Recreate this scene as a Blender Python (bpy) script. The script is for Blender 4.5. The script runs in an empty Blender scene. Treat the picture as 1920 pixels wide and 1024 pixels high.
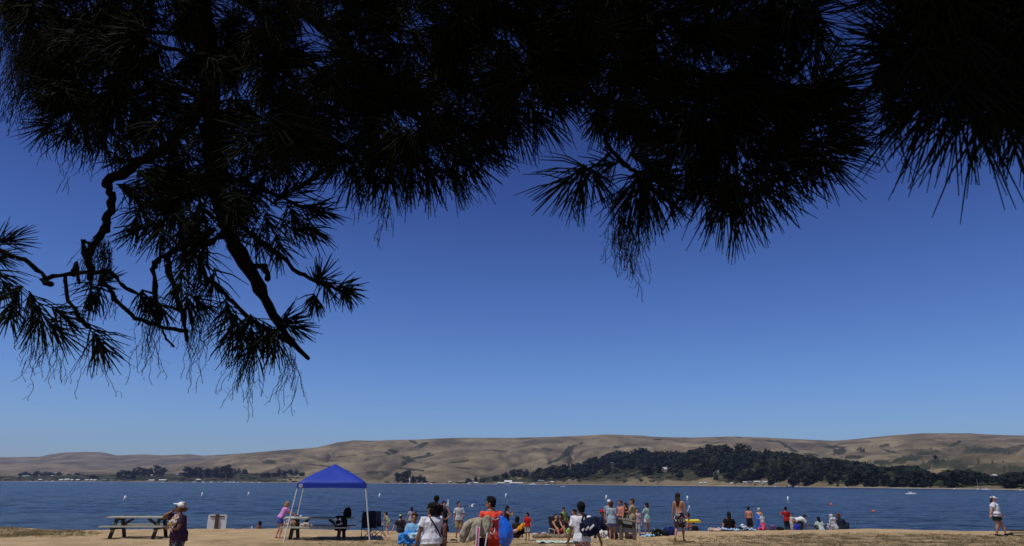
import bpy, bmesh, math, random
import numpy as np
from mathutils import Vector, Matrix, noise, Euler
V = Vector
R = math.radians
scene = bpy.context.scene
COL = scene.collection
rnd = random.Random(7)

# ------------------------------------------------------------------ camera
FPX = 1280.0
CAMZ = 2.1
WZ = -1.1                      # water level
PITCH = math.atan(393 / FPX)
CM = Euler((math.pi / 2 + PITCH, 0, 0)).to_matrix() @ Matrix.Rotation(R(0.30), 3, 'Z')
cam_d = bpy.data.cameras.new('camera')
cam = bpy.data.objects.new('camera', cam_d)
COL.objects.link(cam)
cam.matrix_world = Matrix.Translation((0, 0, CAMZ)) @ CM.to_4x4()
cam_d.lens = 24
cam_d.sensor_width = 36
cam_d.clip_start = 0.05
cam_d.clip_end = 60000
cam_d.dof.use_dof = True
cam_d.dof.focus_distance = 30
cam_d.dof.aperture_fstop = 11
scene.camera = cam


def ray(px, py):
    d = CM @ V(((px - 960) / FPX, (512 - py) / FPX, -1))
    return d / d.y


def at(px, py, Y):
    return V((0, 0, CAMZ)) + ray(px, py) * Y


def pix(p):
    q = CM.inverted() @ (V(p) - V((0, 0, CAMZ)))
    return 960 + FPX * q.x / -q.z, 512 - FPX * q.y / -q.z


def interp(tab, x):
    if x <= tab[0][0]:
        return tab[0][1]
    for (a, b), (c, d) in zip(tab, tab[1:]):
        if x <= c:
            return b + (d - b) * (x - a) / (c - a)
    return tab[-1][1]


def sm(a, b, x):
    t = min(1, max(0, (x - a) / (b - a)))
    return t * t * (3 - 2 * t)


def fb(x, y, z=0.0, o=4):
    return noise.fractal(V((x, y, z)), 0.9, 2.1, o)


# ------------------------------------------------------------------ objects
def tag(o, label=None, cat=None, group=None, kind=None):
    if label: o['label'] = label
    if cat: o['category'] = cat
    if group: o['group'] = group
    if kind: o['kind'] = kind
    return o


def empty(name, loc, rz=0.0, label=None, cat=None, group=None):
    o = bpy.data.objects.new(name, None)
    o.empty_display_size = 0.1
    COL.objects.link(o)
    o.location = loc
    o.rotation_euler = (0, 0, rz)
    return tag(o, label, cat, group)


def link_mesh(name, me, parent=None, mat=None, smooth=True):
    o = bpy.data.objects.new(name, me)
    COL.objects.link(o)
    if parent: o.parent = parent
    if mat is not None:
        me.materials.clear()
        for m in (mat if isinstance(mat, (list, tuple)) else [mat]):
            me.materials.append(m)
    if smooth and len(me.polygons):
        me.polygons.foreach_set('use_smooth', [True] * len(me.polygons))
    return o


def obj(name, bm, mat, parent=None, smooth=False):
    me = bpy.data.meshes.new(name)
    bm.to_mesh(me)
    bm.free()
    return link_mesh(name, me, parent, mat, smooth)


def np_mesh(name, verts, quads, mat, parent=None, smooth=False):
    """verts (n,3) array, quads (m,k) array"""
    me = bpy.data.meshes.new(name)
    n, m, k = len(verts), len(quads), quads.shape[1]
    me.vertices.add(n)
    me.vertices.foreach_set('co', np.asarray(verts, dtype=np.float32).ravel())
    me.loops.add(m * k)
    me.loops.foreach_set('vertex_index', np.asarray(quads, dtype=np.int32).ravel())
    me.polygons.add(m)
    me.polygons.foreach_set('loop_start', np.arange(0, m * k, k, dtype=np.int32))
    me.polygons.foreach_set('loop_total', np.full(m, k, dtype=np.int32))
    me.update(calc_edges=True)
    me.validate()
    return link_mesh(name, me, parent, mat, smooth)


# ------------------------------------------------------------------ materials
MATS = {}


def mat(name, col, rough=0.85, var=0.18, scale=8.0, bump=0.0, spec=0.3, metal=0.0, bscale=None, ramp=None,
        coord='Object', stretch=(1, 1, 1), trans=0.0):
    if name in MATS: return MATS[name]
    m = bpy.data.materials.new(name)
    MATS[name] = m
    m.use_nodes = True
    nt = m.node_tree
    b = nt.nodes['Principled BSDF']
    b.inputs['Roughness'].default_value = rough
    b.inputs['Specular IOR Level'].default_value = spec
    b.inputs['Metallic'].default_value = metal
    tc = nt.nodes.new('ShaderNodeTexCoord')
    mp = nt.nodes.new('ShaderNodeMapping')
    mp.inputs['Scale'].default_value = stretch
    nt.links.new(tc.outputs[coord], mp.inputs['Vector'])
    n = nt.nodes.new('ShaderNodeTexNoise')
    n.inputs['Scale'].default_value = scale
    n.inputs['Detail'].default_value = 5
    n.inputs['Roughness'].default_value = 0.6
    nt.links.new(mp.outputs[0], n.inputs['Vector'])
    r = nt.nodes.new('ShaderNodeValToRGB')
    nt.links.new(n.outputs['Fac'], r.inputs['Fac'])
    if ramp:
        el = r.color_ramp.elements
        while len(el) < len(ramp): el.new(0.5)
        for e, (p, c) in zip(el, ramp):
            e.position = p
            e.color = (*c, 1)
        r.color_ramp.interpolation = 'CONSTANT'
    else:
        e = r.color_ramp.elements
        e[0].position = 0.3
        e[1].position = 0.7
        e[0].color = (*[max(0, c * (1 - var)) for c in col], 1)
        e[1].color = (*[min(1, c * (1 + var)) for c in col], 1)
    nt.links.new(r.outputs[0], b.inputs['Base Color'])
    if bump:
        n2 = nt.nodes.new('ShaderNodeTexNoise')
        n2.inputs['Scale'].default_value = bscale or scale * 4
        n2.inputs['Detail'].default_value = 4
        nt.links.new(mp.outputs[0], n2.inputs['Vector'])
        bp = nt.nodes.new('ShaderNodeBump')
        bp.inputs['Strength'].default_value = bump
        bp.inputs['Distance'].default_value = 0.02
        nt.links.new(n2.outputs['Fac'], bp.inputs['Height'])
        nt.links.new(bp.outputs[0], b.inputs['Normal'])
    return m


def cloth(c, name=None):
    c = tuple(c)
    return mat(name or 'cloth_%03d_%03d_%03d' % tuple(int(v * 999) for v in c), c, 0.95, 0.12, 9, 0.25, 0.05)


def skin_m(c):
    return mat('skin_%03d_%03d_%03d' % tuple(int(v * 999) for v in c), c, 0.55, 0.08, 14, 0.05, 0.35)


SK_TAN = (0.36, 0.17, 0.095)
SK_BROWN = (0.22, 0.105, 0.06)
SK_PALE = (0.52, 0.28, 0.19)
SK_RED = (0.46, 0.19, 0.12)
HAIR_B = (0.012, 0.010, 0.010)
HAIR_BR = (0.06, 0.032, 0.018)
HAIR_BL = (0.34, 0.2, 0.09)


# ------------------------------------------------------------------ shape helpers
def box(bm, c, s, rot=None, taper=None):
    """box centred at c, full sizes s; rot = Matrix 3x3"""
    vs = []
    for z in (-.5, .5):
        for x, y in ((-.5, -.5), (.5, -.5), (.5, .5), (-.5, .5)):
            k = 1 if (z < 0 or not taper) else taper
            p = V((x * s[0] * k, y * s[1] * k, z * s[2]))
            if rot is not None: p = rot @ p
            vs.append(bm.verts.new(V(c) + p))
    for f in ((3, 2, 1, 0), (4, 5, 6, 7), (0, 1, 5, 4), (1, 2, 6, 5), (2, 3, 7, 6), (3, 0, 4, 7)):
        bm.faces.new([vs[i] for i in f])


def beam(bm, a, b, w, h, up=V((0, 0, 1))):
    a, b = V(a), V(b)
    d = b - a
    t = d.normalized()
    sx = t.cross(up)
    if sx.length < 1e-4: sx = t.cross(V((0, 1, 0)))
    sx.normalize()
    u = sx.cross(t)
    box(bm, (a + b) / 2, (w, d.length, h), Matrix((sx, t, u)).transposed())


def loft(bm, pts, rad, side=None, n=10, rnd_end=True):
    pts = [V(p) for p in pts]
    rad = [(r, r) if not isinstance(r, (tuple, list)) else tuple(r) for r in rad]
    tang = []
    for i in range(len(pts)):
        a = pts[max(0, i - 1)]
        b = pts[min(len(pts) - 1, i + 1)]
        t = (b - a)
        tang.append(t.normalized() if t.length > 1e-9 else V((0, 0, 1)))
    if rnd_end:
        for end in (0, 1):
            i = 0 if end == 0 else len(pts) - 1
            p, t, (a, b) = pts[i], tang[i] * (-1 if end == 0 else 1), rad[i]
            m = min(a, b)
            new = [(p + t * m * .6, (a * .8, b * .8)), (p + t * m * .97, (a * .25, b * .25))]
            if end == 0:
                pts = [q[0] for q in reversed(new)] + pts
                rad = [q[1] for q in reversed(new)] + rad
                tang = [tang[0]] * 2 + tang
            else:
                pts += [q[0] for q in new]
                rad += [q[1] for q in new]
                tang += [tang[-1]] * 2
    ref = V(side) if side is not None else None
    rings = []
    prev = None
    for p, t, (a, b) in zip(pts, tang, rad):
        s = ref if ref is not None else (prev if prev is not None else (V((1, 0, 0)) if abs(t.x) < .8 else V((0, 1, 0))))
        s = s - t * s.dot(t)
        if s.length < 1e-5: s = t.orthogonal()
        s.normalize()
        prev = s
        w = t.cross(s)
        rings.append([bm.verts.new(p + s * a * math.cos(2 * math.pi * k / n) + w * b * math.sin(2 * math.pi * k / n)) for k in range(n)])
    for r0, r1 in zip(rings, rings[1:]):
        for k in range(n):
            bm.faces.new((r0[k], r0[(k + 1) % n], r1[(k + 1) % n], r1[k]))
    bm.faces.new(list(reversed(rings[0])))
    bm.faces.new(rings[-1])


def ell(bm, c, r, rot=None, nu=12, nv=8):
    c = V(c)
    rot = rot or Matrix.Identity(3)
    rings = []
    for j in range(1, nv):
        th = math.pi * j / nv
        rings.append([bm.verts.new(c + rot @ V((r[0] * math.sin(th) * math.cos(2 * math.pi * k / nu), r[1] * math.sin(th) * math.sin(2 * math.pi * k / nu), r[2] * math.cos(th)))) for k in range(nu)])
    top = bm.verts.new(c + rot @ V((0, 0, r[2])))
    bot = bm.verts.new(c - rot @ V((0, 0, r[2])))
    for k in range(nu):
        bm.faces.new((top, rings[0][k], rings[0][(k + 1) % nu]))
        bm.faces.new((bot, rings[-1][(k + 1) % nu], rings[-1][k]))
    for r0, r1 in zip(rings, rings[1:]):
        for k in range(nu):
            bm.faces.new((r0[k], r1[k], r1[(k + 1) % nu], r0[(k + 1) % nu]))


def blob(name, bm, voxel, m, parent=None, it=2, wob=0.0, wsc=10.0, scale=1.0, seed=0.0, aniso=(1, 1, 1)):
    """fuse overlapping closed shells into one continuous surface"""
    me = bpy.data.meshes.new('tmp')
    bm.to_mesh(me)
    bm.free()
    t = bpy.data.objects.new('tmp', me)
    COL.objects.link(t)
    r = t.modifiers.new('r', 'REMESH')
    r.mode = 'VOXEL'
    r.voxel_size = voxel
    if it:
        s = t.modifiers.new('s', 'SMOOTH')
        s.iterations = it
        s.factor = 0.5
    dg = bpy.context.evaluated_depsgraph_get()
    new = bpy.data.meshes.new_from_object(t.evaluated_get(dg), depsgraph=dg)
    bpy.data.objects.remove(t)
    bpy.data.meshes.remove(me)
    if wob or scale != 1:
        nrm = [v.normal.copy() for v in new.vertices]
        for v, nn in zip(new.vertices, nrm):
            if wob:
                q = v.co
                k = fb(q.x * wsc * aniso[0] + seed, q.y * wsc * aniso[1], q.z * wsc * aniso[2], 3)
                v.co = v.co + nn * wob * k
            v.co = v.co * scale
    new.name = name
    return link_mesh(name, new, parent, m, True)
# ------------------------------------------------------------------ sky and light
SUN = V((-0.30, -0.24, 0.92)).normalized()
el = math.asin(SUN.z)
w = bpy.data.worlds.new('World')
scene.world = w
w.use_nodes = True
nt = w.node_tree
bg = nt.nodes['Background']
sky = nt.nodes.new('ShaderNodeTexSky')
sky.sky_type = 'NISHITA'
sky.sun_disc = False
sky.sun_elevation = el
sky.sun_rotation = math.atan2(SUN.x, SUN.y)
sky.altitude = 0
sky.air_density = 1.0
sky.dust_density = 0.4
sky.ozone_density = 3.0
tc = nt.nodes.new('ShaderNodeTexCoord')
sx = nt.nodes.new('ShaderNodeSeparateXYZ')
nt.links.new(tc.outputs['Generated'], sx.inputs[0])
rp = nt.nodes.new('ShaderNodeValToRGB')       # polarised sky: deepens with height
nt.links.new(sx.outputs['Z'], rp.inputs['Fac'])
SKYRAMP = [(0.0, (0.49, 0.65, 0.94)), (0.05, (0.48, 0.645, 0.94)), (0.13, (0.40, 0.57, 0.91)), (0.25, (0.30, 0.435, 0.79)), (0.40, (0.178, 0.272, 0.60)), (0.62, (0.09, 0.14, 0.36)), (1.0, (0.10, 0.15, 0.34))]
e = rp.color_ramp.elements
while len(e) < len(SKYRAMP): e.new(0.5)
for x, (p, c) in zip(e, SKYRAMP):
    x.position = p
    x.color = (*c, 1)
mx = nt.nodes.new('ShaderNodeMix')
mx.data_type = 'RGBA'
mx.blend_type = 'MULTIPLY'
mx.inputs['Factor'].default_value = 1
nt.links.new(sky.outputs[0], mx.inputs['A'])
nt.links.new(rp.outputs[0], mx.inputs['B'])
nt.links.new(mx.outputs['Result'], bg.inputs['Color'])
bg.inputs['Strength'].default_value = 0.12
sd = bpy.data.lights.new('sun', 'SUN')
sd.energy = 3.6
sd.angle = R(0.5)
sd.color = (1, 0.955, 0.88)
so = bpy.data.objects.new('sun', sd)
COL.objects.link(so)
so.rotation_euler = SUN.to_track_quat('Z', 'Y').to_euler()
scene.view_settings.view_transform = 'Standard'
scene.view_settings.look = 'None'
scene.view_settings.exposure = 0
scene.view_settings.gamma = 1
scene.render.engine = 'CYCLES'
scene.cycles.max_bounces = 6
scene.cycles.volume_bounces = 0

# ------------------------------------------------------------------ beach
CREST = [(-400, 992), (0, 990.5), (30, 991), (100, 996), (200, 994), (400, 992.5), (520, 991.5), (650, 995), (760, 997.5), (860, 1001),
         (1000, 1001), (1200, 1000), (1250, 998.5), (1320, 996.5), (1440, 995), (1600, 993.8), (1630, 992), (1690, 993), (1750, 995), (1870, 997), (1920, 996.5), (2300, 996)]
YC = 34.0
CR = []
for px_, py_ in CREST:
    p_ = at(px_, py_, YC)
    CR.append((p_.x, p_.z))


def ground(x, y):
    zc = interp(CR, x)
    if y <= YC:
        z = zc * sm(26.5, 33.5, y)
    else:
        z = zc + (-1.9 - zc) * sm(0, 1, (y - YC) / 24.0 + 0.0) if False else zc - 0.12 * (y - YC) * sm(YC - 1.0, YC + 3, y)
        z = max(z, -3.0)
    near = 1 - sm(60, 120, abs(x))
    z += near * 0.028 * fb(x * 1.1, y * 1.1, 3.1, 4) * (1 if y > 20 else .5)
    z += near * 0.014 * fb(x * 5, y * 5, 1.1, 2)
    return z


xs = [-3000, -1500, -600, -250, -120, -70] + [-45 + 0.16 * i for i in range(563)] + [70, 120, 250, 600, 1500, 3000]
ys = [-1500, -500, -150, -40, -15, -5, 0, 5, 10, 15, 20, 23] + [24 + 0.1 * i for i in range(120)] + [36.2 + 0.4 * i for i in range(40)] + [54, 58]
vv = np.array([(x, y, ground(x, y)) for y in ys for x in xs])
nx = len(xs)
qq = np.array([(j * nx + i, j * nx + i + 1, (j + 1) * nx + i + 1, (j + 1) * nx + i) for j in range(len(ys) - 1) for i in range(nx - 1)])


def nodes_of(m):
    m.use_nodes = True
    return m.node_tree, m.node_tree.nodes, m.node_tree.links


sand = bpy.data.materials.new('sand')
nt, N, L = nodes_of(sand)
b = N['Principled BSDF']
b.inputs['Roughness'].default_value = 0.95
b.inputs['Specular IOR Level'].default_value = 0.1
geo = N.new('ShaderNodeNewGeometry')
ma = N.new('ShaderNodeMapping')
ma.inputs['Scale'].default_value = (0.55, 0.5, 0.6)
L.new(geo.outputs['Position'], ma.inputs[0])
n1 = N.new('ShaderNodeTexNoise'); n1.inputs['Scale'].default_value = 1.3; n1.inputs['Detail'].default_value = 8; n1.inputs['Roughness'].default_value = .7
L.new(ma.outputs[0], n1.inputs[0])
r1 = N.new('ShaderNodeValToRGB')
r1.color_ramp.elements[0].position = .33; r1.color_ramp.elements[0].color = (.32, .225, .125, 1)
r1.color_ramp.elements[1].position = .66; r1.color_ramp.elements[1].color = (.52, .385, .225, 1)
L.new(n1.outputs['Fac'], r1.inputs[0])
# dry grass and darker brown patches, from a vertex mask
at_ = N.new('ShaderNodeAttribute'); at_.attribute_name = 'turf'
n2 = N.new('ShaderNodeTexNoise'); n2.inputs['Scale'].default_value = 1.5; n2.inputs['Detail'].default_value = 9; n2.inputs['Roughness'].default_value = .75
ma2 = N.new('ShaderNodeMapping'); ma2.inputs['Scale'].default_value = (0.5, 1.7, 1)
L.new(geo.outputs['Position'], ma2.inputs[0]); L.new(ma2.outputs[0], n2.inputs[0])
ad = N.new('ShaderNodeMath'); ad.operation = 'ADD'
L.new(n2.outputs['Fac'], ad.inputs[0]); L.new(at_.outputs['Fac'], ad.inputs[1])
r2 = N.new('ShaderNodeValToRGB')
r2.color_ramp.elements[0].position = .66; r2.color_ramp.elements[0].color = (0, 0, 0, 1)
r2.color_ramp.elements[1].position = .88; r2.color_ramp.elements[1].color = (1, 1, 1, 1)
L.new(ad.outputs[0], r2.inputs[0])
n3 = N.new('ShaderNodeTexNoise'); n3.inputs['Scale'].default_value = 3.2; n3.inputs['Detail'].default_value = 6
L.new(geo.outputs['Position'], n3.inputs[0])
r3 = N.new('ShaderNodeValToRGB')
r3.color_ramp.elements[0].position = .35; r3.color_ramp.elements[0].color = (.10, .075, .04, 1)
r3.color_ramp.elements[1].position = .7; r3.color_ramp.elements[1].color = (.25, .185, .105, 1)
L.new(n3.outputs['Fac'], r3.inputs[0])
m1 = N.new('ShaderNodeMix'); m1.data_type = 'RGBA'
L.new(r2.outputs[0], m1.inputs['Factor']); L.new(r1.outputs[0], m1.inputs['A']); L.new(r3.outputs[0], m1.inputs['B'])
L.new(m1.outputs['Result'], b.inputs['Base Color'])
n4 = N.new('ShaderNodeTexNoise'); n4.inputs['Scale'].default_value = 6; n4.inputs['Detail'].default_value = 6; n4.inputs['Roughness'].default_value = .7
L.new(geo.outputs['Position'], n4.inputs[0])
bp = N.new('ShaderNodeBump'); bp.inputs['Strength'].default_value = 0.9; bp.inputs['Distance'].default_value = 0.12
L.new(n4.outputs['Fac'], bp.inputs['Height']); L.new(bp.outputs[0], b.inputs['Normal'])


def turf_mask(x, y):
    px, py = pix((x, y, 0))
    right = sm(1180, 1500, px) * (1 - sm(31.0, 32.4, y + .5 * fb(x * .3, y * .3, 9)))
    left = (1 - sm(20, 230, px + 60 * fb(x * .5, y * .5, 4))) * sm(28, 29, y) * (1 - sm(34.5, 35.5, y))
    mid = 0.22 * (1 - sm(27.0, 29.5, y)) * sm(300, 420, px)
    return max(right * 0.30, left * 0.26, mid, -0.0)


bo = np_mesh('beach_sand', vv, qq, sand, smooth=True)
tag(bo, kind='structure')
ca = bo.data.attributes.new('turf', 'FLOAT', 'POINT')
ca.data.foreach_set('value', [turf_mask(p[0], p[1]) if p[1] > 1 else 0 for p in vv])

# dry grass tufts
gv, gq = [], []
gr = random.Random(3)
k = 0
while k < 9000:
    px = gr.choice([gr.uniform(-30, 190), gr.uniform(1250, 1960), gr.uniform(1250, 1960), gr.uniform(600, 1300)])
    y = gr.uniform(25, 34.3)
    x = ray(px, 1000).x * y
    tm = turf_mask(x, y)
    nn = fb(x * 1.5, y * 1.5, 5)
    if gr.random() > tm * 4.5: 
        k += 0.05
        continue
    if nn < 0.05 and gr.random() < .93:
        k += 0.02
        continue
    z = ground(x, y)
    for j in range(5):
        a = gr.uniform(0, 6.28)
        h = gr.uniform(.02, .075) * (1.7 if (px < 200) else 1)
        dx, dy = math.cos(a), math.sin(a)
        bx, by = x + gr.gauss(0, .03), y + gr.gauss(0, .03)
        i = len(gv)
        gv += [(bx - dy * .006, by + dx * .006, z - .01), (bx + dy * .006, by - dx * .006, z - .01), (bx + dx * h * .6, by + dy * h * .6, z + h)]
        gq.append((i, i + 1, i + 2))
    k += 1
m_grass = mat('dry_grass', (.19, .15, .07), .9, .45, 1.4, coord='Generated')
tag(np_mesh('dry_grass', np.array(gv), np.array(gq), m_grass), 'short trampled dry grass patched over the sand', 'grass', kind='stuff')

# ------------------------------------------------------------------ water
wm = bpy.data.materials.new('bay_water')
nt, N, L = nodes_of(wm)
b = N['Principled BSDF']
b.inputs['Base Color'].default_value = (.018, .042, .082, 1)
b.inputs['Roughness'].default_value = 0.2
b.inputs['Specular IOR Level'].default_value = 0.30
b.inputs['IOR'].default_value = 1.33
geo = N.new('ShaderNodeNewGeometry')


def wnoise(scale, sc, det=3, ro=.55, rot=0.0):
    mp = N.new('ShaderNodeMapping'); mp.inputs['Scale'].default_value = sc; mp.inputs['Rotation'].default_value = (0, 0, rot)
    L.new(geo.outputs['Position'], mp.inputs[0])
    n = N.new('ShaderNodeTexNoise'); n.inputs['Scale'].default_value = scale; n.inputs['Detail'].default_value = det; n.inputs['Roughness'].default_value = ro
    L.new(mp.outputs[0], n.inputs[0])
    return n


a1 = wnoise(1.0, (.9, 2.0, 1), 4, .65, .12)
a2 = wnoise(1.0, (.28, .30, 1), 4, .6, -.08)
a3 = wnoise(1.0, (.012, .055, 1), 3, .5, .05)
add = N.new('ShaderNodeMath'); add.operation = 'MULTIPLY_ADD'
L.new(a2.outputs['Fac'], add.inputs[0]); add.inputs[1].default_value = 4.0; L.new(a1.outputs['Fac'], add.inputs[2])
bp = N.new('ShaderNodeBump'); bp.inputs['Distance'].default_value = 0.6; bp.inputs['Strength'].default_value = 0.8
rr = N.new('ShaderNodeMapRange'); rr.inputs['From Min'].default_value = .38; rr.inputs['From Max'].default_value = .62; rr.inputs['To Min'].default_value = .45; rr.inputs['To Max'].default_value = 1.0
L.new(a3.outputs['Fac'], rr.inputs['Value']); L.new(rr.outputs[0], bp.inputs['Strength'])
L.new(add.outputs[0], bp.inputs['Height']); L.new(bp.outputs[0], b.inputs['Normal'])
wr = N.new('ShaderNodeValToRGB')  # light and dark wind-streak bands, put into the base colour as well
wr.color_ramp.elements[0].position = .35; wr.color_ramp.elements[0].color = (.006, .014, .032, 1)
wr.color_ramp.elements[1].position = .65; wr.color_ramp.elements[1].color = (.016, .033, .066, 1)
L.new(a3.outputs['Fac'], wr.inputs[0]); L.new(wr.outputs[0], b.inputs['Base Color'])
# wave mesh: fine near the beach, coarse far out
yy = [36 + 0.0] + list(np.geomspace(40, 420, 420)) + [500, 700, 1200, 2500, 5200]
uu = np.linspace(-1.15, 1.15, 560)
wv = []
for y in yy:
    am = 0.11 if y < 300 else 0.0
    for u in uu:
        x = u * y
        z = WZ
        if am and y > 38:
            z += am * (noise.noise(V((x * .16, y * .5, 1))) + .6 * noise.noise(V((x * .45 + 5, y * 1.1, 4)))) * sm(38, 46, y) * (1 - sm(150, 420, y))
        wv.append((x, y, z))
n_ = len(uu)
wq = np.array([(j * n_ + i, j * n_ + i + 1, (j + 1) * n_ + i + 1, (j + 1) * n_ + i) for j in range(len(yy) - 1) for i in range(n_ - 1)])
tag(np_mesh('bay_water', np.array(wv), wq, wm, smooth=True), kind='structure')

# ------------------------------------------------------------------ far shore and hills
YS = [(-500, 1900), (0, 1750), (480, 1700), (700, 1560), (960, 1350), (1200, 1080), (1440, 850), (1700, 620), (1920, 480), (2300, 420), (2600, 400)]
MAIN = [(-500, 888), (0, 884), (250, 880), (315, 874), (350, 869), (400, 861), (440, 853), (480, 847), (590, 838.5), (630, 829), (660, 825), (690, 826), (780, 823.5), (850, 820.5),
        (960, 820.5), (1030, 819), (1100, 816), (1140, 814), (1200, 816), (1240, 819), (1300, 820), (1380, 818), (1440, 820), (1500, 823), (1570, 826),
        (1600, 824), (1680, 816), (1740, 812), (1830, 812), (1860, 814), (1920, 816), (2100, 812), (2500, 830)]
FAR = [(-500, 860), (0, 857), (70, 856), (90, 851), (115, 848), (150, 847), (185, 847.5), (215, 853.5), (265, 851.5), (300, 853.5), (350, 851), (375, 854), (410, 852.5), (450, 849.5), (480, 848), (560, 846), (700, 850), (2600, 850)]
FRONT = [(-500, 893), (0, 892), (100, 892), (160, 889), (200, 888), (330, 887), (430, 886), (520, 887), (560, 891), (640, 900), (700, 903), (850, 903), (880, 897), (930, 890), (1000, 884), (1060, 877),
         (1095, 872), (1135, 864), (1185, 856), (1212, 853), (1245, 856), (1290, 857), (1335, 846), (1382, 842), (1417, 850), (1465, 858), (1515, 864), (1565, 872),
         (1615, 879), (1652, 887), (1715, 889), (1752, 896), (1815, 897), (1865, 901), (1920, 899), (2500, 899)]
us = [ray(px, 880).x for px in range(-500, 2601, 2)]
pxs = list(range(-500, 2601, 2))


def elev(px, py):
    return ray(px, py).z


def terrain(px, Y, full=False):
    ys_ = interp(YS, px)
    u = ray(px, 880).x
    x = u * Y
    d = Y - ys_
    if d < 0: return WZ - 1.5 * min(1, -d / 20) - .3
    # front land
    wf = 60 + 0.28 * ys_
    zf_top = CAMZ + elev(px, interp(FRONT, px)) * (ys_ + wf)
    t = d / wf
    bluff = max(3.0, 0.22 * zf_top) * sm(0.0, 0.10, t)
    f = WZ + 0.15 + bluff * (0.7 + .5 * fb(x * .012, Y * .01, 2)) + max(0, zf_top - bluff) * sm(0.02, 1.0, t)
    if t > 1: f = WZ + (f - WZ) * (1 - 0.8 * sm(1, 2.2, t))
    f += 2.2 * fb(x * .02, Y * .02, 7) * sm(0, .3, t)
    # main hills
    Y0 = ys_ + 0.7 * wf
    Y1 = 3300.0
    zr = CAMZ + elev(px, interp(MAIN, px)) * Y1
    tt = (Y - Y0) / (Y1 - Y0)
    g = 0.0
    if tt <= 0:
        m = WZ
    elif tt <= 1:
        wx = x + 260 * fb(x * .0011, Y * .0011, 4.2)
        g = 1 - abs(noise.noise(V((wx * .0036, Y * .0011, 1.7)))) * 2.2       # 1 = gully line
        g2 = 1 - abs(noise.noise(V((wx * .009, Y * .004, 8.7)))) * 2.2
        env = min(1, 4 * tt * (1 - tt) + .0)
        m = WZ + zr * (tt ** .95) - env * (0.27 * zr * max(0, g) ** 2.0 + 0.11 * zr * max(0, g2) ** 2) + env * zr * .07 * fb(x * .002, Y * .002, 3)
    else:
        m = WZ + zr * (1 - 0.5 * sm(1, 1.5, tt))
    z = max(f, m)
    if Y > 3300:
        Y2 = 5600.0
        zq = CAMZ + elev(px, interp(FAR, px)) * Y2
        t3 = (Y - 3300) / (Y2 - 3300)
        if t3 <= 1:
            q = zq * (t3 ** 1.1) - zq * .12 * 4 * t3 * (1 - t3) * max(0, 1 - abs(noise.noise(V((x * .002, Y * .001, 5)))) * 2.5)
        else:
            q = zq * (1 - .4 * sm(1, 1.3, t3))
        z = max(z, q)
    if full: return z, f, m, g, tt, t
    return z


rowsY = list(np.linspace(-30, 60, 16)) + list(np.linspace(70, 700, 60)) 
tv, veg, cliff = [], [], []
NR = 300
PATCH = [(738, 847, 11, 4, .3), (727, 850, 6, 3, .5), (790, 857, 26, 2.6, -.16), (765, 861, 14, 6, .2), (757, 868, 6, 4, 0), (804, 851, 6, 3, 0), (793, 834, 16, 4, -.4), (776, 829, 9, 2.5, .3), (505, 866, 14, 4.5, 0),
         (540, 865, 6, 1.6, 0), (686, 861, 6, 1.6, 0), (640, 884, 20, 3, 0), (700, 886, 16, 3, 0), (770, 880, 40, 2, .1), (870, 878, 16, 1.6, .1), (1066, 846, 18, 7, -.7), (1050, 860, 16, 3, -.5), (1036, 866, 14, 2.5, -.3), (1028, 843, 11, 2.4, .1), (1092, 831, 8, 2, -.2), (1158, 838, 9, 2.4, 0),
         (1474, 836, 20, 3.4, .55), (1488, 845, 12, 2.4, .2), (1506, 838, 8, 2, -.2), (1574, 846, 14, 7, -.3), (1560, 838, 16, 3, 0), (1600, 857, 22, 4, 0), (1615, 844, 9, 4, .2), (1660, 835, 10, 2, -.2), (1668, 846, 14, 2, .2), (1700, 861, 34, 6, -.2), (1735, 850, 34, 4, -.18),
         (1775, 838, 26, 3, -.35), (1797, 829, 8, 2, -.3), (1650, 867, 20, 5, 0), (1760, 869, 34, 5, .1), (1830, 842, 30, 2.2, .05), (1860, 845, 50, 1.8, .02), (1800, 876, 20, 6, 0), (1720, 878, 30, 7, 0), (1757, 866, 6, 4, 0), (1900, 881, 40, 4, 0), (1840, 868, 30, 1.5, .05), (1880, 875, 30, 1.5, .0),
         (1385, 819.6, 7, 1.4, 0), (1235, 824, 9, 1.6, 0), (860, 866, 26, 1.6, -.1), (930, 845, 26, 1.5, .1), (640, 856, 40, 1.0, -.1), (600, 873, 40, 1.3, .1), (1520, 852, 20, 2, .1), (1445, 827, 14, 1.5, .1)]
VV = np.zeros((NR, len(pxs), 3))
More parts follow.
